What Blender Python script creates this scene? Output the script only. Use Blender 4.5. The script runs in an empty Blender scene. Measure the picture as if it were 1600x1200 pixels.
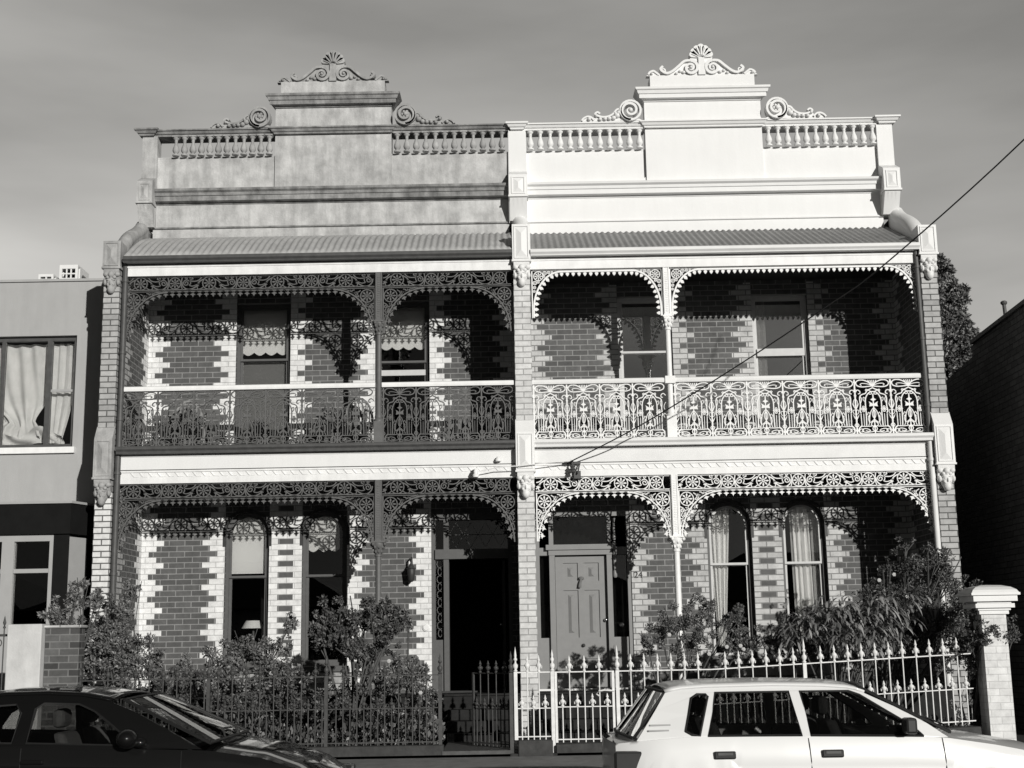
import bpy, bmesh, math, random
from mathutils import Vector, Matrix
from mathutils.geometry import tessellate_polygon
random.seed(11)
R = math.radians
pi = math.pi
S = bpy.context.scene
COL = S.collection
# ------------------------------------------------------------------ camera
cd = bpy.data.cameras.new('camera'); cam = bpy.data.objects.new('camera', cd); COL.objects.link(cam)
cd.sensor_width = 36; cd.lens = 36 * 2100 / 1600; cd.clip_end = 2000; cd.clip_start = .1
cam.matrix_world = (Matrix.Translation((0, -19.5, 1.62)) @ Matrix.Rotation(R(101), 4, 'X') @ Matrix.Rotation(-.0175, 4, 'Z'))
S.camera = cam
# ------------------------------------------------------------------ light
TINT = (1, .982, .938)
SUNV = Vector((.475, -1, .258)).normalized()
sd = bpy.data.lights.new('sun', 'SUN'); sd.energy = 4.1; sd.angle = R(.5); sd.color = TINT
sun = bpy.data.objects.new('sun', sd); COL.objects.link(sun)
sun.rotation_euler = SUNV.to_track_quat('Z', 'Y').to_euler()
W = bpy.data.worlds.new('World'); S.world = W; W.use_nodes = True
nt = W.node_tree; nt.nodes.clear()
def N(t, typ, **kw):
    n = t.nodes.new(typ)
    for k, v in kw.items(): setattr(n, k, v)
    return n
sky = N(nt, 'ShaderNodeTexSky', sky_type='NISHITA', sun_disc=False)
sky.sun_elevation = math.asin(SUNV.z); sky.sun_rotation = math.atan2(SUNV.x, SUNV.y)
sky.air_density = 1.0; sky.dust_density = .6; sky.ozone_density = 1
bw = N(nt, 'ShaderNodeRGBToBW')
tc = N(nt, 'ShaderNodeTexCoord'); mp = N(nt, 'ShaderNodeMapping'); mp.inputs['Scale'].default_value = (1.0, 1, 4.2)
mp.inputs['Rotation'].default_value = (0, R(28), 0)
nz = N(nt, 'ShaderNodeTexNoise'); nz.inputs['Scale'].default_value = 2.2; nz.inputs['Detail'].default_value = 5; nz.inputs['Roughness'].default_value = .48
rp = N(nt, 'ShaderNodeMapRange'); rp.inputs[1].default_value = .38; rp.inputs[2].default_value = .75; rp.inputs[3].default_value = .93; rp.inputs[4].default_value = 1.5
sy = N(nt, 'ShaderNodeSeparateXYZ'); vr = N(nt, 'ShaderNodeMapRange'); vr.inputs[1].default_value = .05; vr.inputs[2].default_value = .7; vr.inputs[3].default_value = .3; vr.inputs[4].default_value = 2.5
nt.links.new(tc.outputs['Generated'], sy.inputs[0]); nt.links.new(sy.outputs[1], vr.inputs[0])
m0 = N(nt, 'ShaderNodeMath', operation='MULTIPLY'); nt.links.new(rp.outputs[0], m0.inputs[0]); nt.links.new(vr.outputs[0], m0.inputs[1])   # cloud streaks times added sky gain: brighter ahead, dimmed behind camera to weaken fill
ml = N(nt, 'ShaderNodeMath', operation='MULTIPLY'); cb = N(nt, 'ShaderNodeMix', data_type='RGBA', blend_type='MULTIPLY')
cb.inputs[0].default_value = 1; cb.inputs[7].default_value = (*TINT, 1)
bg = N(nt, 'ShaderNodeBackground'); bg.inputs[1].default_value = .05; wo = N(nt, 'ShaderNodeOutputWorld')
L = nt.links.new
L(sky.outputs[0], bw.inputs[0]); L(tc.outputs['Generated'], mp.inputs[0]); L(mp.outputs[0], nz.inputs['Vector']); L(nz.outputs['Fac'], rp.inputs[0])
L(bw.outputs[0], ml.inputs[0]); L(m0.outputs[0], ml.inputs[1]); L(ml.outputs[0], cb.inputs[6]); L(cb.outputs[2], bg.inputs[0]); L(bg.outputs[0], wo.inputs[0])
S.view_settings.view_transform = 'Standard'; S.view_settings.look = 'None'; S.view_settings.exposure = 0; S.view_settings.gamma = 1
S.render.engine = 'CYCLES'
S.cycles.max_bounces = 8; S.cycles.transparent_max_bounces = 16

# ------------------------------------------------------------------ materials
def base(name):
    m = bpy.data.materials.new(name); m.use_nodes = True
    t = m.node_tree; return m, t, t.nodes['Principled BSDF']
def g4(v): return (v, v, v * .995, 1)
def mat(name, v, rough=.6, var=.12, scale=6, bump=.15, bscale=60, spec=.3, metal=0, coat=0, streak=0, v2=None):
    """plain paint / render / stone: value v with noise variation, optional vertical streaks and blotches"""
    m, t, b = base(name); L = t.links.new
    b.inputs['Roughness'].default_value = rough; b.inputs['Metallic'].default_value = metal
    b.inputs['Specular IOR Level'].default_value = spec; b.inputs['Coat Weight'].default_value = coat; b.inputs['Coat Roughness'].default_value = .04
    geo = N(t, 'ShaderNodeNewGeometry')
    n1 = N(t, 'ShaderNodeTexNoise'); n1.inputs['Scale'].default_value = scale; n1.inputs['Detail'].default_value = 6; n1.inputs['Roughness'].default_value = .6
    L(geo.outputs['Position'], n1.inputs['Vector'])
    mr = N(t, 'ShaderNodeMapRange'); mr.inputs[1].default_value = .3; mr.inputs[2].default_value = .7
    mr.inputs[3].default_value = 1 - var; mr.inputs[4].default_value = 1 + var; L(n1.outputs['Fac'], mr.inputs[0])
    f = mr.outputs[0]
    if streak:
        mp = N(t, 'ShaderNodeMapping'); mp.inputs['Scale'].default_value = (5, 5, .7); L(geo.outputs['Position'], mp.inputs[0])
        n2 = N(t, 'ShaderNodeTexNoise'); n2.inputs['Scale'].default_value = 1.3; n2.inputs['Detail'].default_value = 7; n2.inputs['Roughness'].default_value = .65
        L(mp.outputs[0], n2.inputs['Vector'])
        m2 = N(t, 'ShaderNodeMapRange'); m2.inputs[1].default_value = .40; m2.inputs[2].default_value = .66; m2.inputs[3].default_value = 1.0; m2.inputs[4].default_value = 1 - streak
        L(n2.outputs['Fac'], m2.inputs[0])
        mm = N(t, 'ShaderNodeMath', operation='MULTIPLY'); L(f, mm.inputs[0]); L(m2.outputs[0], mm.inputs[1]); f = mm.outputs[0]
    mx = N(t, 'ShaderNodeMix', data_type='RGBA', blend_type='MULTIPLY'); mx.inputs[0].default_value = 1; mx.inputs[6].default_value = g4(v)
    cmb = N(t, 'ShaderNodeCombineColor'); [L(f, cmb.inputs[i]) for i in range(3)]
    L(cmb.outputs[0], mx.inputs[7]); L(mx.outputs[2], b.inputs['Base Color'])
    if bump:
        n3 = N(t, 'ShaderNodeTexNoise'); n3.inputs['Scale'].default_value = bscale; n3.inputs['Detail'].default_value = 4; L(geo.outputs['Position'], n3.inputs['Vector'])
        bp = N(t, 'ShaderNodeBump'); bp.inputs['Strength'].default_value = bump; bp.inputs['Distance'].default_value = .01
        L(n3.outputs['Fac'], bp.inputs['Height']); L(bp.outputs[0], b.inputs['Normal'])
    return m
def brick(name, c1, c2, mort, u0=0, z0=.043, bw_=.2445, msize=.05, rough=.85, bias=0, row=.086):
    m, t, b = base(name); L = t.links.new
    b.inputs['Roughness'].default_value = rough; b.inputs['Specular IOR Level'].default_value = .15
    geo = N(t, 'ShaderNodeNewGeometry'); sp = N(t, 'ShaderNodeSeparateXYZ'); sn = N(t, 'ShaderNodeSeparateXYZ')
    L(geo.outputs['Position'], sp.inputs[0]); L(geo.outputs['True Normal'], sn.inputs[0])
    ab = N(t, 'ShaderNodeMath', operation='ABSOLUTE'); L(sn.outputs[0], ab.inputs[0])
    gt = N(t, 'ShaderNodeMath', operation='GREATER_THAN'); L(ab.outputs[0], gt.inputs[0]); gt.inputs[1].default_value = .6
    mu = N(t, 'ShaderNodeMix', data_type='FLOAT'); L(gt.outputs[0], mu.inputs[0]); L(sp.outputs[0], mu.inputs[2]); L(sp.outputs[1], mu.inputs[3])
    su = N(t, 'ShaderNodeMath', operation='SUBTRACT'); L(mu.outputs[0], su.inputs[0]); su.inputs[1].default_value = u0
    sz = N(t, 'ShaderNodeMath', operation='SUBTRACT'); L(sp.outputs[2], sz.inputs[0]); sz.inputs[1].default_value = z0
    cx = N(t, 'ShaderNodeCombineXYZ'); L(su.outputs[0], cx.inputs[0]); L(sz.outputs[0], cx.inputs[1])
    bt = N(t, 'ShaderNodeTexBrick'); bt.offset = .5; L(cx.outputs[0], bt.inputs['Vector'])
    bt.inputs['Scale'].default_value = 1; bt.inputs['Brick Width'].default_value = bw_; bt.inputs['Row Height'].default_value = row
    bt.inputs['Mortar Size'].default_value = msize * .1; bt.inputs['Mortar Smooth'].default_value = .3; bt.inputs['Bias'].default_value = bias
    bt.inputs['Color1'].default_value = g4(c1); bt.inputs['Color2'].default_value = g4(c2); bt.inputs['Mortar'].default_value = g4(mort)
    n1 = N(t, 'ShaderNodeTexNoise'); n1.inputs['Scale'].default_value = 9; n1.inputs['Detail'].default_value = 8; n1.inputs['Roughness'].default_value = .7; L(geo.outputs['Position'], n1.inputs['Vector'])
    mr = N(t, 'ShaderNodeMapRange'); mr.inputs[1].default_value = .3; mr.inputs[2].default_value = .7; mr.inputs[3].default_value = .8; mr.inputs[4].default_value = 1.18; L(n1.outputs['Fac'], mr.inputs[0])
    cmb = N(t, 'ShaderNodeCombineColor'); [L(mr.outputs[0], cmb.inputs[i]) for i in range(3)]
    mx = N(t, 'ShaderNodeMix', data_type='RGBA', blend_type='MULTIPLY'); mx.inputs[0].default_value = 1
    L(bt.outputs['Color'], mx.inputs[6]); L(cmb.outputs[0], mx.inputs[7]); L(mx.outputs[2], b.inputs['Base Color'])
    iv = N(t, 'ShaderNodeMath', operation='MULTIPLY_ADD'); L(bt.outputs['Fac'], iv.inputs[0]); iv.inputs[1].default_value = -1; L(n1.outputs['Fac'], iv.inputs[2])
    bp = N(t, 'ShaderNodeBump'); bp.inputs['Strength'].default_value = .5; bp.inputs['Distance'].default_value = .008
    L(iv.outputs[0], bp.inputs['Height']); L(bp.outputs[0], b.inputs['Normal'])
    return m
def glass(name, tint=.75, refl=.06):
    m, t, b = base(name); L = t.links.new; t.nodes.remove(b)
    out = t.nodes['Material Output']; tr = N(t, 'ShaderNodeBsdfTransparent'); tr.inputs[0].default_value = g4(tint)
    gl = N(t, 'ShaderNodeBsdfGlossy'); gl.inputs['Roughness'].default_value = .01; gl.inputs['Color'].default_value = g4(.9)
    fr = N(t, 'ShaderNodeFresnel'); fr.inputs[0].default_value = 1.5
    geo = N(t, 'ShaderNodeNewGeometry'); n1 = N(t, 'ShaderNodeTexNoise'); n1.inputs['Scale'].default_value = 2.5
    L(geo.outputs['Position'], n1.inputs['Vector']); bp = N(t, 'ShaderNodeBump'); bp.inputs['Strength'].default_value = .05; L(n1.outputs['Fac'], bp.inputs['Height'])
    L(bp.outputs[0], gl.inputs['Normal'])
    ad = N(t, 'ShaderNodeMath', operation='ADD'); L(fr.outputs[0], ad.inputs[0]); ad.inputs[1].default_value = refl - .04
    mx = N(t, 'ShaderNodeMixShader'); L(ad.outputs[0], mx.inputs[0]); L(tr.outputs[0], mx.inputs[1]); L(gl.outputs[0], mx.inputs[2]); L(mx.outputs[0], out.inputs[0])
    return m
def leafmat(name, v, rough=.45, spec=.4):
    m, t, b = base(name); L = t.links.new
    geo = N(t, 'ShaderNodeNewGeometry'); mr = N(t, 'ShaderNodeMapRange'); L(geo.outputs['Random Per Island'], mr.inputs[0])
    mr.inputs[3].default_value = v * .35; mr.inputs[4].default_value = v * 1.9
    cmb = N(t, 'ShaderNodeCombineColor'); [L(mr.outputs[0], cmb.inputs[i]) for i in range(3)]
    L(cmb.outputs[0], b.inputs['Base Color']); b.inputs['Roughness'].default_value = rough; b.inputs['Specular IOR Level'].default_value = spec
    return m
M = dict(
    wallL=brick('dark_brick', .082, .108, .24, msize=.08), wallR=brick('dark_brick_worn', .08, .118, .26, msize=.08, bias=.1),
    pierL=brick('cream_brick_weathered', .3, .42, .1, u0=-6.10, msize=.1), pierW=brick('whitened_brick', .58, .68, .12, u0=-6.10, msize=.11), pierM=brick('cream_brick_painted', .5, .62, .3, u0=.05, msize=.09),
    pierR=brick('cream_brick', .3, .45, .09, u0=6.16, msize=.09),
    quoinL=brick('white_painted_brick', .62, .72, .42, msize=.06), quoinR=brick('cream_quoin_brick', .40, .52, .2, msize=.09),
    render=mat('weathered_render', .46, .85, .24, 4.5, .6, 30, .15, streak=.26), renderd=mat('stained_render', .26, .9, .4, 5, .5, 40, .15, streak=.4),
    renderm=mat('grey_render', .36, .85, .25, 5, .4, 40, .15, streak=.3),
    white=mat('white_paint', .71, .55, .02, 2.5, .12, 30, .3, streak=.03), offwhite=mat('aged_white_paint', .78, .6, .05, 8, .12, 40, .25, streak=.08),
    cream=mat('cream_paint', .68, .55, .05, 4, .1, 40), laceL=mat('grey_green_iron_paint', .108, .5, .12, 14, .1, 80), laceR=mat('white_iron_paint', .74, .5, .05, 14, .1, 80),
    beamL=mat('flaking_white_board', .76, .65, .06, 9, .2, 40, .2, streak=.12), gutL=mat('dark_gutter_paint', .07, .5, .2, 10, .1),
    roofL=mat('galvanised_iron', .37, .5, .12, 3, .1, 40, .3, streak=.15), roofR=mat('painted_roof_iron', .23, .55, .12, 3, .1, 40, .3, streak=.15),
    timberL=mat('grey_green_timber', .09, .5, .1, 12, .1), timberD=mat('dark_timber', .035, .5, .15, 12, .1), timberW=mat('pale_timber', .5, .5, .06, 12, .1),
    doorR=mat('grey_door_paint', .205, .42, .05, 10, .06), black=mat('black_paint', .008, .95, .2, 10, 0, spec=.02),
    interior=mat('room_interior', .015, .95, .1, 2, 0, spec=.05), blindW=mat('white_blind', .8, .8, .03, 3, .05), skyreflG=mat('grey_sky_reflection', .18, .8, .05, 3, .05),
    blindR=mat('pale_blind', .36, .8, .04, 3, .05), curtain=mat('curtain_cloth', .85, .9, .05, 8, 0), sheet=mat('bedsheet_cloth', .78, .95, .1, 5, 0), step=mat('shade_toned_step_stone', .02, .85, .3, 8, .5, 30, .15),  # step stone: bluestone with the shade around the steps put into its colour
    dglass=glass('dark_rear_glass', .25, .03), glass=glass('window_glass', .85, .05), glassR=glass('upper_window_glass', .8, .42), carglass=glass('car_glass', .62, .05), carglassd=glass('tinted_car_glass', .72, .05),
    nwall=mat('grey_stucco', .37, .85, .04, 2.5, .25, 80, .15, streak=.06), nfascia=mat('dark_fascia', .009, .85, .15, 6, .1, spec=.1), nframe=mat('pale_frame_paint', .34, .6, .04, 6, .1),
    stone=mat('bluestone', .045, .85, .3, 8, .5, 30), asphalt=mat('asphalt', .05, .9, .25, 20, .6, 120), path=mat('concrete_paving', .2, .9, .2, 6, .4, 60),
    soil=mat('garden_soil', .03, .95, .4, 12, .8, 30), tile=mat('verandah_tiles', .07, .6, .3, 14, .1), iron=mat('dark_iron_fence', .055, .5, .25, 16, .1),
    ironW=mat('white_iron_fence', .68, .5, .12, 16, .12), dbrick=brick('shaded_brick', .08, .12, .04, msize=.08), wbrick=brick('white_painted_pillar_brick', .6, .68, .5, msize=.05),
    nbrick=brick('low_wall_brick', .05, .13, .16, msize=.1, bias=-.2), post=mat('worn_white_render', .55, .8, .12, 4, .3, 40, .2, streak=.12),
    carw=mat('white_car_paint', .70, .35, .01, 2, 0, spec=.5, coat=.6), carb=mat('black_car_paint', .005, .5, .05, 2, 0, spec=.05, coat=1), rubber=mat('black_rubber', .012, .55, .1, 20, 0),
    plastic=mat('black_plastic', .02, .4, .1, 20, 0), seat=mat('seat_cloth', .05, .95, .1, 30, .1), seatg=mat('pale_seat_cloth', .12, .95, .1, 30, .1), lamp=mat('lamp_lens', .015, .3, .1, 20, 0, spec=.8, coat=1),
    chrome=mat('polished_metal', .6, .25, .05, 10, 0, metal=1), tyre=mat('tyre_rubber', .015, .8, .1, 20, .2), rim=mat('alloy_rim', .3, .4, .05, 10, 0, metal=.8),
    leaf=leafmat('rose_leaf', .115), leafd=leafmat('dark_leaf', .075), leafl=leafmat('long_leaf', .16, .35, .5), leaft=leafmat('tree_leaf', .11), leafm=leafmat('ground_leaf', .085),
    bark=mat('bark', .1, .9, .3, 20, .6, 60), petal=mat('pale_petal', .42, .7, .05, 20, 0), twig=mat('twig_bark', .07, .85, .2, 20, .3), pot=mat('clay_pot', .14, .8, .15, 12, .2),
    wire=mat('black_cable', .015, .6, .1, 10, 0), acw=mat('white_metal_casing', .7, .5, .04, 8, .05), numeral=mat('dark_numeral', .03, .5, .1, 10, 0), wood=mat('weathered_cane', .2, .7, .2, 18, .2))

# ------------------------------------------------------------------ mesh builder
def catmull(pts, n=5, closed=False):
    P = [Vector(p) for p in pts]; out = []; k = len(P)
    rng = range(k if closed else k - 1)
    for i in rng:
        if closed: a, b, c, d = P[i - 1], P[i], P[(i + 1) % k], P[(i + 2) % k]
        else: a, b, c, d = P[max(i - 1, 0)], P[i], P[i + 1], P[min(i + 2, k - 1)]
        for j in range(n):
            t = j / n
            out.append(.5 * ((2 * b) + (c - a) * t + (2 * a - 5 * b + 4 * c - d) * t * t + (3 * b - a - 3 * c + d) * t ** 3))
    if not closed: out.append(P[-1])
    return out
class G:
    def __init__(s): s.v = []; s.f = []; s.sm = []
    def add(s, vs, fs, smooth=False):
        o = len(s.v); s.v += [tuple(v) for v in vs]; s.f += [tuple(i + o for i in f) for f in fs]; s.sm += [smooth] * len(fs); return s
    def box(s, x0, x1, y0, y1, z0, z1):
        return s.add([(x0,y0,z0),(x1,y0,z0),(x1,y1,z0),(x0,y1,z0),(x0,y0,z1),(x1,y0,z1),(x1,y1,z1),(x0,y1,z1)],
                     [(0,3,2,1),(4,5,6,7),(0,1,5,4),(1,2,6,5),(2,3,7,6),(3,0,4,7)])
    def hexa(s, p):   # 4 bottom, 4 top
        return s.add(p, [(0,3,2,1),(4,5,6,7),(0,1,5,4),(1,2,6,5),(2,3,7,6),(3,0,4,7)])
    def plate(s, outer, holes=(), a=0, b=1, axis='y'):
        loops = [outer] + list(holes); flat = [p for l in loops for p in l]; n = len(flat)
        tris = tessellate_polygon([[Vector((p[0], p[1], 0)) for p in l] for l in loops])
        mk = {'y': lambda p, d: (p[0], d, p[1]), 'x': lambda p, d: (d, p[0], p[1]), 'z': lambda p, d: (p[0], p[1], d)}[axis]
        vs = [mk(p, a) for p in flat] + [mk(p, b) for p in flat]
        fs = [tuple(t) for t in tris] + [tuple(i + n for i in reversed(t)) for t in tris]
        o = 0
        for l in loops:
            k = len(l)
            for i in range(k): j = (i + 1) % k; fs.append((o + i, o + j, o + j + n, o + i + n))
            o += k
        return s.add(vs, fs)
    def mould(s, prof, x0, x1, mit=(0, 0)):   # profile of (y,z) run along x; mitred ends follow the profile
        s.plate(prof, (), x0, x1, 'x'); n = len(prof); ym = min(p[0] for p in prof); o = len(s.v) - 2*n; zt = max(p[1] for p in prof)
        for i in range(n):
            d = min(prof[i][0] - ym, .17) if prof[i][1] < zt - .03 or prof[i][0] < 1.4 else 0
            if prof[i][0] > ym + .2 and prof[i][1] > zt - .03: d = 0
            for k, sg in ((0, 1), (1, -1)):
                if mit[k]: v = s.v[o + k*n + i]; s.v[o + k*n + i] = (v[0] + sg*d, v[1], v[2])
        return s
    def ribbon(s, pts, w, y0, y1, closed=False):
        P = [Vector((p[0], p[1])) for p in pts]; n = len(P)
        if n < 2: return s
        A = []; B = []
        for i in range(n):
            if closed: t = P[(i + 1) % n] - P[i - 1]
            else: t = P[min(i + 1, n - 1)] - P[max(i - 1, 0)]
            if t.length < 1e-9: t = Vector((1, 0))
            t.normalize(); q = Vector((-t.y, t.x)); ww = w[i] if isinstance(w, (list, tuple)) else w
            A.append(P[i] + q * ww / 2); B.append(P[i] - q * ww / 2)
        vs = [(p.x, y0, p.y) for p in A] + [(p.x, y0, p.y) for p in B] + [(p.x, y1, p.y) for p in A] + [(p.x, y1, p.y) for p in B]
        fs = []
        for i in range(n if closed else n - 1):
            j = (i + 1) % n
            fs += [(i, n + i, n + j, j), (2*n + i, 2*n + j, 3*n + j, 3*n + i), (i, j, 2*n + j, 2*n + i), (n + i, 3*n + i, 3*n + j, n + j)]
        if not closed: fs += [(0, 2*n, 3*n, n), (n - 1, 2*n - 1, 4*n - 1, 3*n - 1)]
        return s.add(vs, fs)
    def circ(s, cx, cz, r, w, y0, y1, n=18, rz=None):
        return s.ribbon([(cx + r * math.cos(a * 2 * pi / n), cz + (rz or r) * math.sin(a * 2 * pi / n)) for a in range(n)], w, y0, y1, True)
    def lathe(s, prof, cx=0, cy=0, cz=0, n=12, smooth=True):
        k = len(prof); vs = []; fs = []
        for r, z in prof:
            for i in range(n):
                a = 2 * pi * (i + .5) / n; vs.append((cx + r * math.cos(a), cy + r * math.sin(a), cz + z))
        for j in range(k - 1):
            for i in range(n): i2 = (i + 1) % n; fs.append((j*n + i, j*n + i2, (j+1)*n + i2, (j+1)*n + i))
        s.add(vs, fs, smooth)
        o = len(s.v) - k * n
        s.f += [tuple(o + i for i in range(n)), tuple(o + (k-1)*n + i for i in range(n))]; s.sm += [False, False]
        return s
    def tube(s, pts, r, n=6, smooth=True):
        P = [Vector(p) for p in pts]; k = len(P); vs = []; fs = []
        for i in range(k):
            t = (P[min(i+1, k-1)] - P[max(i-1, 0)]).normalized()
            u = t.cross(Vector((0, 0, 1)) if abs(t.z) < .9 else Vector((1, 0, 0))).normalized(); w = t.cross(u)
            rr = r[i] if isinstance(r, (list, tuple)) else r
            for j in range(n): a = 2 * pi * j / n; vs.append(P[i] + (u * math.cos(a) + w * math.sin(a)) * rr)
        for i in range(k - 1):
            for j in range(n): j2 = (j + 1) % n; fs.append((i*n + j, i*n + j2, (i+1)*n + j2, (i+1)*n + j))
        s.add(vs, fs, smooth); o = len(s.v) - k * n
        s.f += [tuple(o + i for i in range(n)), tuple(o + (k-1)*n + i for i in range(n))]; s.sm += [False, False]
        return s
    def ball(s, c, r, n=8, m=6):
        rx, ry, rz = r if isinstance(r, (tuple, list)) else (r, r, r)
        vs = [(c[0], c[1], c[2] - rz)]; fs = []
        for j in range(1, m):
            b = -pi / 2 + pi * j / m
            for i in range(n): a = 2 * pi * i / n; vs.append((c[0] + rx*math.cos(b)*math.cos(a), c[1] + ry*math.cos(b)*math.sin(a), c[2] + rz*math.sin(b)))
        vs.append((c[0], c[1], c[2] + rz)); t = len(vs) - 1
        for i in range(n):
            i2 = (i + 1) % n; fs.append((0, 1 + i2, 1 + i)); fs.append((t, 1 + (m-2)*n + i, 1 + (m-2)*n + i2))
            for j in range(m - 2): fs.append((1 + j*n + i, 1 + j*n + i2, 1 + (j+1)*n + i2, 1 + (j+1)*n + i))
        return s.add(vs, fs, True)
    def grid(s, rows, smooth=True):
        n = len(rows[0]); vs = [p for r in rows for p in r]
        return s.add(vs, [(j*n + i, j*n + i + 1, (j+1)*n + i + 1, (j+1)*n + i) for j in range(len(rows) - 1) for i in range(n - 1)], smooth)
    def mesh(s, name, m, normals=True):
        me = bpy.data.meshes.new(name); me.from_pydata(s.v, [], s.f); me.validate()
        if len(me.polygons) == len(s.sm): me.polygons.foreach_set('use_smooth', s.sm)
        if normals:
            b = bmesh.new(); b.from_mesh(me); bmesh.ops.recalc_face_normals(b, faces=b.faces); b.to_mesh(me); b.free()
        if any(s.sm) and normals: me.set_sharp_from_angle(angle=R(50))
        me.materials.append(m); me.update(); return me
    def build(s, name, m, parent=None, normals=True, bevel=0):
        o = bpy.data.objects.new(name, s.mesh(name, m, normals)); COL.objects.link(o)
        if parent: put(o, parent)
        if bevel:
            md = o.modifiers.new('bevel', 'BEVEL'); md.width = bevel; md.segments = 2; md.limit_method = 'ANGLE'; md.angle_limit = R(50)
        return o
def origin(o):   # accumulated world position of parents
    v = Vector((0, 0, 0))
    while o: v += o.location; o = o.parent
    return v
def put(o, parent):
    o.parent = parent
    if not parent.get('local'):     # meshes are written in world coordinates
        if parent.type == 'EMPTY': o.location = -parent.location
def tag(o, label, cat, group=None, kind=None):
    if label: o['label'] = label
    if cat: o['category'] = cat
    if group: o['group'] = group
    if kind: o['kind'] = kind
    return o
def thing(name, label, cat, loc=(0, 0, 0), group=None):
    o = bpy.data.objects.new(name, None); COL.objects.link(o); o.location = loc; o.empty_display_size = .3
    return tag(o, label, cat, group)
def struct(o): o['kind'] = 'structure'; return o
def inst(name, me, parent, loc=(0, 0, 0), rz=0, sc=None):
    o = bpy.data.objects.new(name, me); COL.objects.link(o); o.parent = parent
    base_ = -parent.location if parent.type == 'EMPTY' else Vector((0, 0, 0))
    o.location = Vector(loc) + base_; o.rotation_euler = (0, 0, rz)
    if sc: o.scale = sc
    return o
def spiral(cx, cz, r0, r1, a0, turns, n=14):
    k = int(n * abs(turns)); return [(cx + (r0 + (r1 - r0) * i / k) * math.cos(a0 + turns * 2 * pi * i / k), cz + (r0 + (r1 - r0) * i / k) * math.sin(a0 + turns * 2 * pi * i / k)) for i in range(k + 1)]
def cm(pts, n=5): return [(p.x, p.y) for p in catmull([(a, b, 0) for a, b in pts], n)]
def mir(pts, cx): return [(2 * cx - x, z) for x, z in pts]

# ------------------------------------------------------------------ ground
struct(G().box(-150, 150, -120, -7.0, -.3, 0).build('road', M['asphalt']))
g = G().hexa([(-150,-7.0,-.3),(150,-7.0,-.3),(150,-2.3,-.3),(-150,-2.3,-.3),(-150,-7.0,.14),(150,-7.0,.14),(150,-2.3,.27),(-150,-2.3,.27)])
struct(g.build('footpath', M['path']))
struct(G().box(-150, 150, -7.28, -7.0, -.2, .145).build('kerb', M['stone']))
g = G().box(-150, 150, -2.3, 150, -.3, .30); struct(g.build('ground', M['soil']))

# ------------------------------------------------------------------ cast iron lace
LY0, LY1 = .085, .112
def star(g, x, z, r, a=0):
    pts = []
    for i in range(8):
        rr = r*1.15 if i % 2 == 0 else r * .52; t = a + i * pi / 4
        pts.append((x + rr * math.cos(t), z + rr * math.sin(t)))
    g.plate(pts, (), LY0, LY1)
def rosette(g, cx, cz, r, w=.013):
    g.circ(cx, cz, r, w, LY0 - .004, LY1)
    for k in range(8):
        a = k * pi / 4; c, s_ = math.cos(a), math.sin(a); r1 = r * .9; rm = r * .62
        g.plate([(cx + c*r*.12, cz + s_*r*.12), (cx + c*rm + s_*r*.13, cz + s_*rm - c*r*.13), (cx + c*r1, cz + s_*r1), (cx + c*rm - s_*r*.13, cz + s_*rm + c*r*.13)], (), LY0 + .002, LY1)
    g.circ(cx, cz, r * .16, r * .12, LY0 - .006, LY1, 8)
def drop(g, x, z, a=-pi/2, s_=1):
    c, n_ = math.cos(a), math.sin(a)
    g.ribbon([(x, z), (x + c*.03*s_, z + n_*.03*s_)], .012, LY0, LY1)
    star(g, x + c*.046*s_, z + n_*.046*s_, .036*s_, a)
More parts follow.
